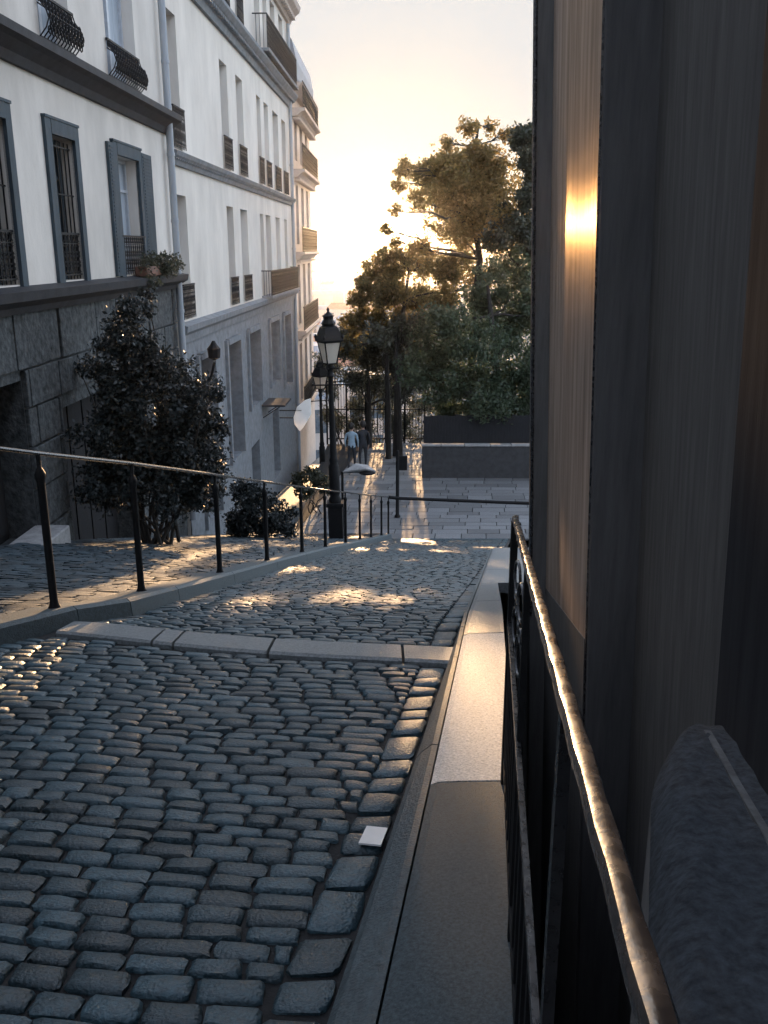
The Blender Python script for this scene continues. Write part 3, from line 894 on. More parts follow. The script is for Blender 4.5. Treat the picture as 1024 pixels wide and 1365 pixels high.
def make_house3():
    yb = 37.0
    rot = math.atan(FM) - .09
    base = Vector((facade_x(yb)+.0, yb, facade_ground(yb)))
    zo = base.z
    t = thing('corner_building', 'narrow sunlit corner building with stacked round balconies, beyond the white apartment building', 'building', base, (0,0,-FM+.02))
    Z = lambda z: z-zo
    Lm = 7.2
    mb = MB()
    wins = []
    for c, d in ((3.4,5.0),(.2,2.5),(-3.0,-.6),(-6.2,-3.8)):
        for a, b in ((.9,1.9),(3.0,4.1),(5.2,6.2)): wins.append((a,b,Z(c),Z(d)))
    wall_holes(mb, 0, Lm, Z(-12.5), Z(6.0), wins, .25)
    for f in ([(-6,0),(0,0)],[(0,Lm),(-6,Lm)],[(-6,Lm),(-6,0)]):
        (a,b),(c,d) = f
        mb.face([(a,b,Z(-14)),(c,d,Z(-14)),(c,d,Z(6.0)),(a,b,Z(6.0))])
    mb.build('wall', M['sand_stone'], t)
    for w in wins: window(t, *w, .25, rail=None, pane='pane')
    for z, d in ((5.15,.42),(2.95,.36),(-.15,.28),(-3.25,.26),(-6.5,.2)):
        mb = MB(); n = 12
        prof = [(-.02,Z(z)-.25),(d*.5,Z(z)-.22),(d*.8,Z(z)-.1),(d+.1,Z(z)-.04),(d+.1,Z(z)+.06),(-.02,Z(z)+.06)]
        bal = cornice_mesh(prof, .3, Lm+.2, (.02,d*.7,Z(z)-.36,Z(z)-.26,.4)).build('balcony', M['sand_stone'], t)
        iron_rail_mesh(.4, Lm+.1, Z(z)+.06, Z(z)+1.0, d).build('balcony_railing', M['iron'], bal)
    mb = MB()
    prof = [(0,0),(.2,.3),(.25,.8),(.1,1.5),(-.5,2.2),(-1.4,2.7),(-6,2.7),(-6,0)]
    r = cornice_mesh([(x, Z(6.0)+z) for x, z in prof], 0, Lm); r.build('mansard_roof', M['roof_zinc'], t)
    cornice_mesh([(-.05,Z(5.7)),(.15,Z(5.75)),(.3,Z(5.9)),(.45,Z(6.05)),(-.05,Z(6.1))], 0, Lm+.3).build('cornice', M['sand_stone'], t)
    mb = MB(); mb.box(-2.2,-1.4,2,4,Z(8.2),Z(10),0,.03)
    for k in range(3): mb.lathe([(.12,0),(.1,.5)], 8, (-1.8,2.4+.6*k,Z(10)))
    mb.build('chimney', M['city_wall2'], t)
    return t
make_house3()

# ------------------------------------------------------------------ leaves, shrubs and trees
def leaf_cloud(blobs, n, size, flat=.0):
    """blobs: (centre Vector, radius, weight); returns arrays of diamond leaves gathered in clumps"""
    C = np.array([b[0] for b in blobs]); Rr = np.array([b[1] for b in blobs]); W = np.array([b[1]**2*b[2] for b in blobs])
    W = W/W.sum()
    idx = rng.choice(len(blobs), n, p=W)
    # clumps inside each blob
    nc = 26
    clump = {}
    P = np.zeros((n,3))
    for b in range(len(blobs)):
        sel = np.where(idx == b)[0]
        if len(sel) == 0: continue
        d = rng.normal(size=(nc,3)); d /= np.linalg.norm(d,axis=1)[:,None]
        cc = d*(rng.random(nc)**.45)[:,None]*Rr[b]*np.array([1,1.0,.85])
        k = rng.integers(0,nc,len(sel))
        P[sel] = C[b] + cc[k] + rng.normal(size=(len(sel),3))*Rr[b]*.17
    s = size*rng.uniform(.6,1.35,n)
    u = rng.normal(size=(n,3)); u /= np.linalg.norm(u,axis=1)[:,None]
    w = rng.normal(size=(n,3)); w -= (w*u).sum(1)[:,None]*u; w /= np.linalg.norm(w,axis=1)[:,None]
    a = P + u*s[:,None]; b_ = P + w*(s*.5)[:,None]; c = P - u*s[:,None]; d_ = P - w*(s*.5)[:,None]
    V = np.stack([a,b_,c,d_],1).reshape(-1,3)
    return V

def leaf_object(name, V, m, parent, origin):
    n = len(V)//4
    me = bpy.data.meshes.new(name)
    V = V - np.array(origin)
    me.vertices.add(n*4); me.vertices.foreach_set('co', V.astype(np.float32).ravel())
    me.loops.add(n*4); me.loops.foreach_set('vertex_index', np.arange(n*4, dtype=np.int32))
    me.polygons.add(n); me.polygons.foreach_set('loop_start', np.arange(0, n*4, 4, dtype=np.int32))
    me.materials.append(m); me.update(calc_edges=True); me.validate()
    o = bpy.data.objects.new(name, me); COL.objects.link(o); o.parent = parent
    return o

def limb(mb, a, b, r0, r1, wob=.12):
    a, b = Vector(a), Vector(b); l = (b-a).length
    pts, rs = [], []
    n = 6
    for k in range(n+1):
        t = k/n
        off = Vector((random.gauss(0,1),random.gauss(0,1),random.gauss(0,.6)))*l*wob*.35*math.sin(math.pi*t)
        pts.append(a.lerp(b,t) + off); rs.append(r0+(r1-r0)*t)
    mb.tube(pts, rs, 6)
    return pts

def tree(name, label, cat, base, trunk_pts, r0, blobs, n, size, leafm, group=None, twigs=4, crown='crown'):
    t = thing(name, label, cat, base, group=group)
    mb = MB()
    tp = [Vector(base)-Vector((0,0,.2))] + [Vector(p) for p in trunk_pts]
    rs = [r0*(1-.75*k/(len(tp)-1)) for k in range(len(tp))]
    rs[0] *= 1.3
    mb.tube(tp, rs, 8)
    for c, r, w in blobs:
        k = min(range(1,len(tp)), key=lambda i: (tp[i]-Vector(c)).length + max(0, tp[i].z-c[2])*1.5)
        pts = limb(mb, tp[k], c, rs[k]*.55, .018)
        for q in range(twigs):
            d = Vector((random.gauss(0,1),random.gauss(0,1),random.gauss(.2,.8))).normalized()*r*random.uniform(.7,1.05)
            limb(mb, pts[random.choice([3,4,5,6])], Vector(c)+d, .016, .005)
    mb.build('trunk', M['bark'], t, base, smooth=True)
    leaf_object(crown, leaf_cloud(blobs, n, size), leafm, t, base)
    return t

def B(lst, y, dy=1.2, k=None):
    out = []
    for e in lst:
        px, py, r = e[:3]; w = e[3] if len(e) > 3 else 1
        yy = y + random.uniform(-dy, dy)
        p = at(px, py, yy)
        out.append((p, r*yy/FPX*1.02, w))
    return out

# tall loose tree with the sun behind it
Y = 33
tree('tall_tree', 'tall loose tree with see-through top rising above the others in front of the sun', 'tree', Vector((3.3,Y,-8.2)),
     [at(628,500,Y), at(632,420,Y), at(640,345,Y), at(632,290,Y), at(633,240,Y), at(634,195,Y), at(638,165,Y)], .17,
     B([(625,168,14,.35),(655,172,12,.25),(640,205,20,.6),(604,213,20,.7),(566,226,20,.9),(538,224,12,.9),(532,246,10,.7),(620,240,26,.9),(655,235,20,.5),(590,262,26,1),(556,266,16,.5),(528,280,9,.4),
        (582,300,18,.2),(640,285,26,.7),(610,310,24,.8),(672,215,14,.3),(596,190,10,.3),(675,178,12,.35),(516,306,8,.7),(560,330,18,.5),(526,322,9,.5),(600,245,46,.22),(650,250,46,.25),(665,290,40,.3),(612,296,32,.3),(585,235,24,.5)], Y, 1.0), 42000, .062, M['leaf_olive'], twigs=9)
Y = 32.2
tree('dark_tree', 'dark brown tree half hidden by the wall at the right edge of the sky', 'tree', Vector((5.6,Y,-8.2)),
     [at(720,480,Y), at(715,380,Y), at(705,280,Y), at(700,200,Y)], .16,
     B([(700,185,18),(712,210,20),(725,250,26),(700,265,16,.7),(690,305,22,1),(672,290,20,.6),(665,320,22,.8),(712,330,24),(735,300,30),(720,180,18)], Y, 1.0), 24000, .066, M['leaf_dark'], twigs=7)
Y = 31.3
tree('broad_tree', 'broad dense green tree hanging over the garden wall on the right', 'tree', Vector((4.2,Y,-8.0)),
     [at(668,540,Y), at(660,480,Y), at(655,420,Y), at(650,380,Y)], .2,
     B([(690,355,30),(655,362,20,.8),(700,395,36),(645,405,32),(600,425,30),(690,440,40),(630,455,40),(585,470,34),(690,495,42),(640,505,40),(590,515,32),(660,540,36),(610,545,28),(705,540,36),(555,495,26,.8),(570,440,26,.9),
        (740,420,40),(745,500,45)], Y, 1.3), 60000, .066, M['leaf_green'], twigs=5)
Y = 34
tree('russet_tree', 'low russet tree glowing just below the sun, left of the tall tree', 'tree', Vector((.5,Y,-8.3)),
     [at(530,520,Y), at(532,450,Y), at(540,400,Y), at(545,360,Y)], .15,
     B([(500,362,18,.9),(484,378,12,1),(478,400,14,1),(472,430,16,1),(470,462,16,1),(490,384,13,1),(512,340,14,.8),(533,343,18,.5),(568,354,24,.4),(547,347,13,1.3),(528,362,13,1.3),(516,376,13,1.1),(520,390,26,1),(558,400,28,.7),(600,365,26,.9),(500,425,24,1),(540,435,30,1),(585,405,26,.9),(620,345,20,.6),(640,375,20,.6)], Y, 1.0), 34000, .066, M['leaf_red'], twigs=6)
Y = 36
tree('grey_tree', 'grey leafy tree low behind the iron fence, right of the street lamp', 'tree', Vector((-.6,Y,-8.5)),
     [at(492,540,Y), at(490,480,Y), at(495,450,Y)], .12,
     B([(478,470,20,.9),(500,470,24,1),(530,480,26,1),(475,505,16,.6),(505,510,22,.6),(545,520,24,.7),(520,450,18),(460,440,12,.3),(555,470,20)], Y, 1.0), 22000, .062, M['leaf_grey'], twigs=8)
# slim trunks before the fence
for i, (px, top, y, r, lab) in enumerate([(518,455,33.4,.10,'slim bare tree trunk left of the signpost, before the fence'),(534,440,32.6,.09,'slim leaning tree trunk right above the signpost')]):
    g = at(px, 600, y); base = Vector((g.x, y, street_z(y)))
    t = thing('young_tree', lab, 'tree', base)
    mb = MB(); tp = at(px-3+i*-4, top, y)
    mb.tube([base-Vector((0,0,.1)), base.lerp(tp,.4)+Vector((.03,0,0)), base.lerp(tp,.75), tp], [r*1.15,r,r*.85,r*.5], 8)
    for k in range(14):
        a = base.lerp(tp, random.uniform(.4,1)); limb(mb, a, a+Vector((random.gauss(0,.6),random.gauss(0,.5),random.uniform(.3,1.2))), .025, .006)
    mb.build('trunk', M['bark'], t, base, smooth=True)
    bl = [(base.lerp(tp,.9)+Vector((random.gauss(0,.5),random.gauss(0,.4),random.uniform(0,.9))), .5, 1) for _ in range(5)]
    leaf_object('crown', leaf_cloud(bl, 1600, .08), M['leaf_grey'], t, base)

def shrub(name, label, base, blobs, n, size, m, stems, group=None):
    t = thing(name, label, 'plant', base, group=group)
    mb = MB()
    for c, r, w in blobs:
        a = Vector(base)+Vector((random.uniform(-.25,.25),random.uniform(-.2,.2),0))
        limb(mb, a, c, stems, .006)
        for q in range(3): limb(mb, c, Vector(c)+Vector((random.gauss(0,1),random.gauss(0,1),random.gauss(0,1))).normalized()*r, .008, .003)
    mb.build('stem', M['bark'], t, base)
    leaf_object('foliage', leaf_cloud(blobs, n, size), m, t, base)
    return t
# climbing shrub at the foot of the plaster house
bl = B([(180,415,24,.7),(160,455,34,.8),(190,470,34,1),(130,490,22,.6),(215,505,46,1),(170,520,44,1),(255,540,42,1),(215,570,56,1),(150,575,46,1),(262,600,46,1),(205,640,60,1),(140,640,40,1),(268,650,34,1),(285,525,14,.9),(293,570,16,.9),(105,490,14,.4),(195,395,14,.5)], 12.6, .35)
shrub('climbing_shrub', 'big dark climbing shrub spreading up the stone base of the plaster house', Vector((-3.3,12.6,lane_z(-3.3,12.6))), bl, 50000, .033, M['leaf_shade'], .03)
bl = B([(322,655,20),(345,668,24),(372,690,22),(330,690,26),(360,705,20),(386,705,14),(312,700,20)], 18, .4)
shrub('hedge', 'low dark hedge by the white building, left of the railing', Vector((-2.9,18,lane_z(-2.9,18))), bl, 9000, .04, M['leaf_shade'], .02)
bl = B([(400,640,12),(415,632,12),(425,640,12),(405,655,12),(436,652,10)], 24.5, .5)
shrub('low_bush', 'small dark bush between the white building and the lamp post', Vector((-2.0,24.5,street_z(24.5))), bl, 3000, .05, M['leaf_dark'], .02)
# plants on the cornice
for i, (px, y, lab) in enumerate([(455,40,'bare twiggy bush behind the iron fence, nearest the street lamp'),(500,39.5,'bare twiggy bush behind the iron fence, right behind the two people'),(545,39,'bare twiggy bush behind the iron fence, next to the garden wall')]):
    g = at(px, 600, y); base = Vector((g.x, y, street_z(y)-1.6))
    bl = []
    for k in range(12):
        q = at(px+random.uniform(-28,28), random.uniform(445,590), y+random.uniform(-.7,.7)); bl.append((q, .55, 1))
    shrub('twiggy_bush', lab, base, bl, 11000, .05, M['leaf_grey'], .03, group='bushes behind the iron fence')
def on_cornice(y0, y1, zc):
    y = (y0+y1)/2
    base = Vector((facade_x(y)+.15, y, -.44))
    t = thing('flower_box', 'trailing plants in a box on the ledge below the shuttered window', 'planter', base, ROT)
    mb = MB(); mb.box(-.1,.1,-.55,.55,0,.16,0,.01); mb.build('box', M['terracotta'], t)
    bl = [(Vector((base.x+random.uniform(0,.2), y+random.uniform(-.6,1.3), -.28+random.uniform(-.25,.12))), .2, 1) for _ in range(11)]
    V = leaf_cloud(bl, 2600, .035)
    o = leaf_object('foliage', V, M['leaf_dark'], None, base); o.parent = t; o.rotation_euler = (0,0,math.atan(FM))
on_cornice(15.4,17.2,0)
# ------------------------------------------------------------------ street lamps
def make_lamp():
    t = thing('street_lamp', 'black cast iron street lamp with four-sided lantern, the nearer of the two', 'street lamp', (0,0,0))
    mb = MB()
    mb.box(-.19,.19,-.19,.19,-.1,.12,0,.01); mb.box(-.155,.155,-.155,.155,.12,.92,0,.012); mb.box(-.185,.185,-.185,.185,.92,1.0,0,.012)
    mb.build('pedestal', M['iron'], t)
    mb = MB()
    mb.lathe([(.13,1.0),(.14,1.06),(.10,1.14),(.115,1.2),(.115,1.8),(.085,1.86),(.10,1.93),(.075,2.0),(.062,2.6),(.052,3.4),(.05,3.7),(.08,3.74),(.055,3.8),(.06,3.86),(.10,3.92),(.05,3.98)], 12)
    mb.bar((-.38,0,3.55),(.38,0,3.55),.03,.03); mb.lathe([(.03,0),(.03,.05)], 8, (-.38,0,3.53)); mb.lathe([(.03,0),(.03,.05)], 8, (.38,0,3.53))
    mb.build('column', M['iron'], t, smooth=True)
    mb = MB()
    a0, r0, r1, z0, z1 = math.pi/4+.5, .15, .255, 4.0, 4.45
    pb = [(r0*math.cos(a0+k*math.pi/2), r0*math.sin(a0+k*math.pi/2), z0) for k in range(4)]
    pt = [(r1*math.cos(a0+k*math.pi/2), r1*math.sin(a0+k*math.pi/2), z1) for k in range(4)]
    for k in range(4):
        mb.bar(pb[k], pt[k], .028, .028); mb.bar(pb[k], pb[(k+1)%4], .03, .03); mb.bar(pt[k], pt[(k+1)%4], .035, .035)
        # curved support from the column to the lantern
        mb.tube([(0,0,3.9),(pb[k][0]*1.2,pb[k][1]*1.2,3.9),pb[k]], .014, 5)
    mb.lathe([(.30,4.455),(.32,4.48),(.30,4.53),(.235,4.66),(.20,4.74),(.13,4.78)], 4, rot=a0)
    mb.lathe([(.13,4.78),(.15,4.82),(.10,4.90),(.105,4.95),(.14,4.97),(.05,5.02),(.02,5.06),(.035,5.10),(.0,5.16)], 8)
    for k in range(4): mb.lathe([(.012,0),(.03,.05),(.005,.11)], 6, (.30*math.cos(a0+k*math.pi/2),.30*math.sin(a0+k*math.pi/2),4.5))
    mb.build('lantern', M['iron'], t)
    mb = MB()
    q0 = [Vector(p)*1 for p in pb]; q1 = [Vector(p)*1 for p in pt]
    for k in range(4): mb.face([q0[k],q0[(k+1)%4],q1[(k+1)%4],q1[k]])
    mb.build('lantern_glass', M['milk_glass'], t)
    return t
def copy_tree(o, parent=None):
    c = o.copy(); COL.objects.link(c)
    if parent: c.parent = parent
    for ch in list(o.children): copy_tree(ch, c)
    return c
lamp = make_lamp()
kids = list(lamp.children)
lamp2 = lamp.copy(); COL.objects.link(lamp2)
for ch in kids:
    c = ch.copy(); COL.objects.link(c); c.parent = lamp2
p = at(449, 722, 18.9); lamp.location = (p.x, 18.9, -6.28); lamp.rotation_euler = (0, R(-1.2), 0)
p = at(430, 600, 33.0); lamp2.location = (p.x, 33.0, -8.9); lamp2.rotation_euler = (0, R(-.5), R(20))
lamp2['label'] = 'black street lamp farther down, half hidden behind the nearer lamp'
for o in (lamp, lamp2): o['group'] = 'cast iron street lamps'

# ------------------------------------------------------------------ sign plate, board, signpost, wall, fence, people
base = Vector((facade_x(30)+.02, 30, -4.6))
p = at(402, 553, 30)
t = thing('sign_plate', 'blank white six-sided plate on a wall bracket beside the corner drainpipe', 'sign', p)
mb = MB()
pts2 = [(391.5,556),(396,542),(406.4,533),(414.3,530.4),(415,551.5),(405,568.6),(399.8,574),(392.7,565)]
ps = [at(a,b,30+(553-b)*.012)-p for a,b in pts2]
d = Vector((0,.03,0)); n = len(ps)
mb.face([q-d for q in ps]); mb.face([q+d for q in ps][::-1])
for k in range(n): mb.face([ps[k]-d,ps[(k+1)%n]-d,ps[(k+1)%n]+d,ps[k]+d])
mb.build('plate', M['plate_white'], t)
mb = MB(); mb.bar((0,.06,-.1),(-.75,.08,-.1),.03,.03); mb.bar((0,.06,.15),(-.75,.08,.15),.03,.03); mb.build('bracket', M['iron'], t)

y = 20.5; p = at(480, 628, y)
t = thing('tilted_board', 'pale flat board with a dark rounded lip jutting out beside the lamp post', 'board', p)
mb = MB()
a = [at(457,628,y)-p, at(474,617,y+.3)-p, at(490,619,y+.3)-p, at(501,627,y)-p, at(488,624,y-.1)-p]
mb.face(a); mb.face([q-Vector((0,0,.03)) for q in a][::-1])
for k in range(5): mb.face([a[k],a[(k+1)%5],a[(k+1)%5]-Vector((0,0,.03)),a[k]-Vector((0,0,.03))])
mb.build('board', M['coping'], t)
mb = MB(); bm = bmesh.new(); bmesh.ops.create_uvsphere(bm, u_segments=14, v_segments=8, radius=1)
for v in bm.verts: v.co = Vector((v.co.x*.2+.17, v.co.y*.14, v.co.z*.055-.03))
mb.bm(bm); mb.build('lip', M['iron'], t, smooth=True)
mb = MB(); mb.tube([(-.42,.1,-.02),(-.42,.1,street_z(y)-p.z)], .03, 6); mb.bar((-.42,.1,-.04),(.1,.1,-.04),.03,.03); mb.build('stand', M['iron'], t)

p = at(530, 657, 24.0); zb = street_z(24.0)
t = thing('signpost', 'dark post with a small square plate standing on the flagstones before the trees', 'signpost', (p.x, 24.0, zb))
mb = MB(); mb.lathe([(.08,0),(.08,.05),(.05,.1),(.045,1.85),(.03,1.9)], 8); mb.build('post', M['iron'], t, smooth=True)
mb = MB(); mb.box(-.05,.26,-.02,.02,1.35,1.75,0,.008); mb.build('plate', M['iron'], t)

# garden wall with coping and dark fence panels above it
yw = 29.6
pl = at(563, 635, yw); pr_x = 9.0
zb = street_z(yw)-.1
t = thing('garden_wall', 'low dark garden wall with a pale coping and a fence on top, under the broad tree', 'wall', (pl.x, yw, zb))
mb = MB(); mb.box(0, pr_x-pl.x, 0, .35, 0, 1.20, 0, .015); mb.build('wall', M['wall_dark'], t)
mb = MB()
x = -.05
while x < pr_x-pl.x:
    w = random.uniform(.6,1.0); mb.box(x+.006, x+w-.006, -.05, .40, 1.202, 1.27+random.uniform(-.008,.01), 0, .015); x += w
mb.build('coping', M['coping'], t)
mb = MB()
x = .05
while x < pr_x-pl.x:
    mb.box(x, x+.10, .14, .17, 1.28, 2.22+random.uniform(-.03,.03)); x += .1015
mb.bar((0,.19,1.5),(pr_x-pl.x,.19,1.5),.04,.06); mb.bar((0,.19,2.0),(pr_x-pl.x,.19,2.0),.04,.06)
mb.build('fence_panel', M['dark_wood'], t)

# tall iron fence behind the landing
ya = 37.3
xa, xb = at(436,560,ya).x, at(566,560,ya).x
zb = street_z(37)
t = thing('iron_fence', 'tall iron fence of vertical bars closing the landing behind the two people', 'fence', (xa, ya, zb))
w = xb-xa
for k in range(6):
    mb = MB(); x = w*k/5; mb.box(x-.035,x+.035,-.035,.035,-.1,2.9); mb.lathe([(.05,2.9),(.06,2.95),(.0,3.05)], 8, (x,0,0)); mb.build('post', M['iron'], t)
mb = MB()
x = .1
while x < w: mb.box(x-.011,x+.011,-.011,.011,.1,2.7+.1*math.sin(x*3)); x += .125
for z in (.15,1.4,2.55): mb.bar((0,0,z),(w,0,z),.035,.045)
mb.build('fence_bars', M['iron'], t)

# people -----------------------------------------------------------------
def person(label, loc, rotz, h, top_m, leg_m, lean=0):
    t = thing('person', label, 'person', loc, (0,0,rotz), group=None)
    s = h/1.75
    J = {'pelvis':(0,0,.95,.135),'waist':(0,0,1.10,.125),'chest':(0,.01,1.32,.155),'neck0':(0,0,1.47,.075),'neck':(0,-.01,1.53,.055),'head0':(0,-.02,1.60,.085),'head1':(0,-.015,1.68,.095),'head2':(0,-.01,1.74,.06)}
    order = ['pelvis','waist','chest','neck0','neck','head0','head1','head2']
    V = []; E_ = []; Rd = []
    def addv(p, r): V.append(Vector(p[:3])*s); Rd.append(r*s); return len(V)-1
    ids = [addv(J[o], J[o][3]) for o in order]
    for a, b in zip(ids, ids[1:]): E_.append((a,b))
    for sd in (-1,1):
        hip = addv((sd*.10,0,.88),.10); E_.append((ids[0],hip))
        kn = addv((sd*.11,-.03-.02*sd,.50),.065); an = addv((sd*.115,.04*sd,.09),.045); toe = addv((sd*.13,-.14+.04*sd,.04),.04)
        E_ += [(hip,kn),(kn,an),(an,toe)]
        sh = addv((sd*.19,0,1.40),.065); E_.append((ids[2],sh))
        el = addv((sd*.25,.03,1.12),.045); wr = addv((sd*.24,-.06,.88),.030); pm = addv((sd*.235,-.08,.80),.034)
        E_ += [(sh,el),(el,wr),(wr,pm)]
        for q, (dx,dy,l) in enumerate([(-.012,-.035,.085),(-.004,-.015,.095),(.004,.005,.09),(.008,.022,.07)]):
            f1 = addv((sd*(.235+dx),-.085+dy,.755),.010); f2 = addv((sd*(.228+dx),-.09+dy,.755-l*.6),.008); E_ += [(pm,f1),(f1,f2)]
        th = addv((sd*.215,-.12,.775),.010); E_.append((pm,th))
    me = bpy.data.meshes.new('body'); me.from_pydata(V, E_, [])
    o = bpy.data.objects.new('body', me); COL.objects.link(o)
    md = o.modifiers.new('skin','SKIN')
    for i, sv in enumerate(me.skin_vertices[0].data):
        sv.radius = (Rd[i], Rd[i]*.85); sv.use_root = (i == 0)
    sb = o.modifiers.new('sub','SUBSURF'); sb.levels = 1; sb.render_levels = 1
    dg = bpy.context.evaluated_depsgraph_get()
    me2 = bpy.data.meshes.new_from_object(o.evaluated_get(dg))
    bpy.data.objects.remove(o)
    for m in (M['skin'], top_m, leg_m, M['iron']): me2.materials.append(m)
    for f in me2.polygons:
        z = f.center.z/s; x = abs(f.center.x)/s
        f.material_index = 0 if z > 1.50 or (x > .19 and z < .90) else 3 if z < .08 else 1 if z > .93 or x > .21 else 2
        f.use_smooth = True
    b = bpy.data.objects.new('body', me2); COL.objects.link(b); b.parent = t
    mb = MB(); bm = bmesh.new(); bmesh.ops.create_icosphere(bm, subdivisions=3, radius=.118*s)
    for v in bm.verts:
        v.co = Vector((v.co.x*.95, v.co.y*1.05+.025*s, v.co.z*1.15+1.695*s))
        if v.co.y < -.03*s and v.co.z < 1.70*s: v.co.y = -.03*s
    mb.bm(bm); mb.build('hair', M['hair'], t, smooth=True)
    return t
yp = 31
p = at(469, 612, yp)
person('person in a pale blue top and dark trousers standing near the iron fence', (p.x, yp, street_z(yp)+.01), R(170), 1.64, M['shirt'], M['cloth_dark'])
p = at(484, 612, yp)
person('person all in dark clothes standing right of the one in pale blue', (p.x, yp+.15, street_z(yp)+.01), R(200), 1.68, M['cloth_dark'], M['cloth_dark'])

# ------------------------------------------------------------------ far city
random.seed(21)
cols = ['city_wall','city_wall2','sand_stone']
labels_done = 0
def city_house(px, py, y, wpx, storeys, wm, roof, lab):
    tp = at(px, py, y); w = wpx*y/FPX; h = 4+3.1*storeys; d = w*random.uniform(.8,1.2)
    base = Vector((tp.x, y, tp.z-h-1))
    t = thing('city_house', lab, 'house', base, (0,0,random.uniform(-.5,.5)), group='far houses of the city below')
    mb = MB(); mb.box(-w/2,w/2,-d/2,d/2,-12,h); mb.build('wall', M[wm], t)
    mb = MB(); rh = w*.22
    o = .02*w
    if roof == 'roof_red':
        mb.add([(-w/2-o,-d/2-o,h),(w/2+o,-d/2-o,h),(w/2+o,d/2+o,h),(-w/2-o,d/2+o,h),(-w/2-o,0,h+rh),(w/2+o,0,h+rh)], [(0,1,5,4),(2,3,4,5),(0,4,3),(1,2,5),(3,2,1,0)])
    else:
        mb.add([(-w/2-o,-d/2-o,h),(w/2+o,-d/2-o,h),(w/2+o,d/2+o,h),(-w/2-o,d/2+o,h),(-w/2+w*.1,-d/2+w*.1,h+rh*.8),(w/2-w*.1,-d/2+w*.1,h+rh*.8),(w/2-w*.1,d/2-w*.1,h+rh*.8),(-w/2+w*.1,d/2-w*.1,h+rh*.8)], [(0,1,5,4),(1,2,6,5),(2,3,7,6),(3,0,4,7),(4,5,6,7),(3,2,1,0)])
    rf = mb.build('roof', M[roof], t)
    mb = MB(); x = w*random.uniform(-.35,.35); mb.box(x-w*.04,x+w*.04,-w*.05,w*.05,h+.1,h+rh*1.5); mb.build('chimney', M['city_wall2'], rf)
    if y < 260:
        n = max(2, int(w/2.6))
        for s in range(min(storeys,4)):
            for k in range(n):
                xx = -w/2 + w*(k+.5)/n; zz = h-2.6-3.1*s
                mb = MB(); mb.box(xx-.5,xx+.5,-d/2-.03,-d/2+.05,zz,zz+1.8); mb.build('window', M['pane'], t)
specs = []
rows = [(70,500,60),(95,462,55),(125,440,40),(165,418,34),(215,402,28),(290,386,24),(400,372,18),(560,360,14),(800,351,11),(1100,344,9)]
words = ['pale','grey','cream']
places = ['just beyond the far street lamp','right beside the corner building','near the left edge of the gap','behind the lantern','close to the russet tree']
for ri, (y, py, wpx) in enumerate(rows):
    xs = [405, 440, 475, 510] if y < 200 else list(np.arange(398, 520, wpx*1.05))
    for k, px in enumerate(xs):
        wm = random.choice(cols); roof = random.choice(['roof_zinc','roof_zinc','roof_red'])
        dist = ['nearest row','second row','third row','fourth row','fifth row','sixth row','seventh row','eighth row','ninth row','farthest row'][ri]
        tone = {'city_wall':'cream','city_wall2':'grey','sand_stone':'sandy'}[wm]
        ordn = ['first','second','third','fourth','fifth','sixth','seventh','eighth','ninth','tenth','eleventh','twelfth','thirteenth','fourteenth','fifteenth'][k]
        lab = f"{tone} house with {'red' if roof=='roof_red' else 'zinc'} roof, {dist} of the hazy city, {ordn} from the left"
        city_house(px+random.uniform(-4,4), py+random.uniform(-7,7)*(wpx/40), y*random.uniform(.95,1.05), wpx*random.uniform(.85,1.15), random.choice([4,5,6]), wm, roof, lab)

# ------------------------------------------------------------------ haze
mb = MB(); mb.box(-1400,1400,-30,2400,-60,14.5)
hz = mb.build('haze', [])
m = bpy.data.materials.new('haze'); m.use_nodes = True
nt = m.node_tree; nt.nodes.remove(nt.nodes['Principled BSDF'])
pv = nt.nodes.new('ShaderNodeVolumePrincipled')
HAZE = .00011
pv.inputs['Density'].default_value = HAZE
pv.inputs['Color'].default_value = (.95,.93,.92,1)
pv.inputs['Anisotropy'].default_value = .9
nt.links.new(pv.outputs[0], nt.nodes['Material Output'].inputs['Volume'])
hz.data.materials.append(m)
structure(hz, 'stuff')

# ------------------------------------------------------------------ light
SUN_EL, SUN_AZ = R(1.35), R(1.1)          # azimuth clockwise from +Y
sun_dir = Vector((math.sin(SUN_AZ)*math.cos(SUN_EL), math.cos(SUN_AZ)*math.cos(SUN_EL), math.sin(SUN_EL)))
ld = bpy.data.lights.new('sun', 'SUN'); ld.energy = .47; ld.angle = R(.5); ld.color = (1.0,.62,.31)
lo = bpy.data.objects.new('sun', ld); COL.objects.link(lo)
lo.rotation_euler = (-sun_dir).to_track_quat('-Z','Y').to_euler()
lo.location = (0,0,30)

w = bpy.data.worlds.new('World'); sc.world = w; w.use_nodes = True
nt = w.node_tree; N = nt.nodes; L = nt.links
bg = N['Background']
sky = N.new('ShaderNodeTexSky'); sky.sky_type = 'NISHITA'; sky.sun_disc = False
sky.sun_elevation = SUN_EL; sky.sun_rotation = SUN_AZ
sky.air_density = 1.0; sky.dust_density = 0.6; sky.ozone_density = 4.0; sky.altitude = 120
tint = N.new('ShaderNodeMix'); tint.data_type = 'RGBA'; tint.blend_type = 'MULTIPLY'; tint.inputs['Factor'].default_value = 1
tint.inputs[7].default_value = (.97, 1.0, 1.0, 1)
hs = N.new('ShaderNodeHueSaturation'); hs.inputs['Saturation'].default_value = .33
L.new(sky.outputs['Color'], hs.inputs['Color']); L.new(hs.outputs['Color'], tint.inputs[6])
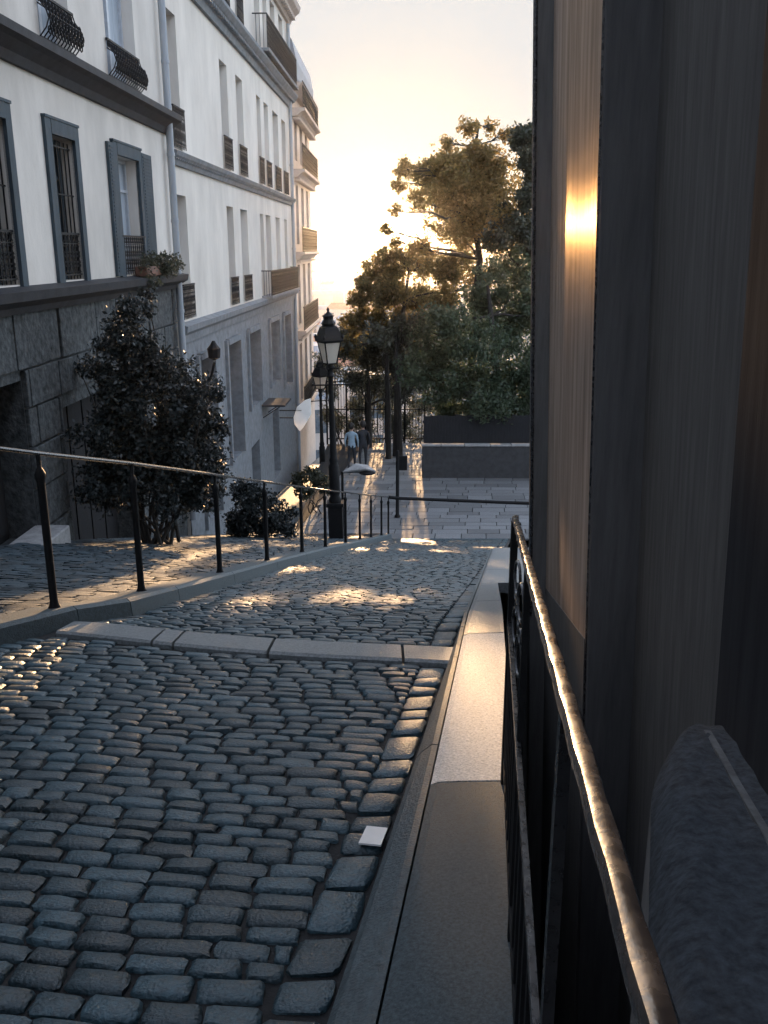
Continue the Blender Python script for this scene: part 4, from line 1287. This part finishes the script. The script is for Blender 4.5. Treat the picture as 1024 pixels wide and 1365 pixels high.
# cap on sky brightness, lifted out of view to light the scene, warmer towards the sun, with the sun's own glare in it
wtc = N.new('ShaderNodeTexCoord')
dot = N.new('ShaderNodeVectorMath'); dot.operation = 'DOT_PRODUCT'; dot.inputs[1].default_value = sun_dir
nrm = N.new('ShaderNodeVectorMath'); nrm.operation = 'NORMALIZE'
L.new(wtc.outputs['Generated'], nrm.inputs[0]); L.new(nrm.outputs[0], dot.inputs[0])
ac = N.new('ShaderNodeMath'); ac.operation = 'ARCCOSINE'; L.new(dot.outputs['Value'], ac.inputs[0])
lim = N.new('ShaderNodeValToRGB')
mr = N.new('ShaderNodeMapRange'); mr.inputs['From Max'].default_value = R(40); L.new(ac.outputs[0], mr.inputs['Value'])
L.new(mr.outputs['Result'], lim.inputs['Fac'])
E_ = lim.color_ramp.elements
SK = .29
def lc(r, g, b): return (r*SK, g*SK, b*SK, 1)
E_[0].position = 0; E_[0].color = lc(1.25, 1.0, .55)
E_[1].position = 1; E_[1].color = lc(9, 9, 9)
for p_, c_ in ((.07, lc(1.12, .98, .70)), (.16, lc(1.05, .98, .88)), (.30, lc(.96, .95, .94)), (.48, lc(.93, .93, .93)), (.70, lc(3, 3.1, 3.2))):
    e_ = E_.new(p_); e_.color = c_
mn = N.new('ShaderNodeVectorMath'); mn.operation = 'MINIMUM'
L.new(tint.outputs[2], mn.inputs[0]); L.new(lim.outputs['Color'], mn.inputs[1])
dk = N.new('ShaderNodeMapRange'); dk.interpolation_type = 'SMOOTHSTEP'
dk.inputs['From Min'].default_value = R(.45); dk.inputs['From Max'].default_value = R(1.1); dk.inputs['To Min'].default_value = 3.0; dk.inputs['To Max'].default_value = 0
L.new(ac.outputs[0], dk.inputs['Value'])
sc_ = N.new('ShaderNodeVectorMath'); sc_.operation = 'SCALE'; sc_.inputs[0].default_value = (1.0, .82, .45)
L.new(dk.outputs['Result'], sc_.inputs['Scale'])
ad = N.new('ShaderNodeVectorMath'); ad.operation = 'ADD'
L.new(mn.outputs[0], ad.inputs[0]); L.new(sc_.outputs[0], ad.inputs[1]); L.new(ad.outputs[0], bg.inputs['Color'])
bg.inputs['Strength'].default_value = .15

# ------------------------------------------------------------------ camera and output
cd = bpy.data.cameras.new('camera'); cam = bpy.data.objects.new('camera', cd); COL.objects.link(cam)
cd.sensor_fit = 'HORIZONTAL'; cd.sensor_width = 36; cd.lens = 36*FPX/1024
cd.clip_start = .05; cd.clip_end = 6000
cam.location = (0,0,0); cam.rotation_euler = (math.pi/2-PITCH, 0, 0)
sc.camera = cam
sc.view_settings.view_transform = 'Standard'; sc.view_settings.look = 'None'
sc.view_settings.exposure = 4.3; sc.view_settings.gamma = 1
sc.cycles.use_denoising = True
sc.cycles.max_bounces = 6; sc.cycles.diffuse_bounces = 3; sc.cycles.glossy_bounces = 3; sc.cycles.volume_bounces = 1
sc.cycles.caustics_reflective = False; sc.cycles.caustics_refractive = False
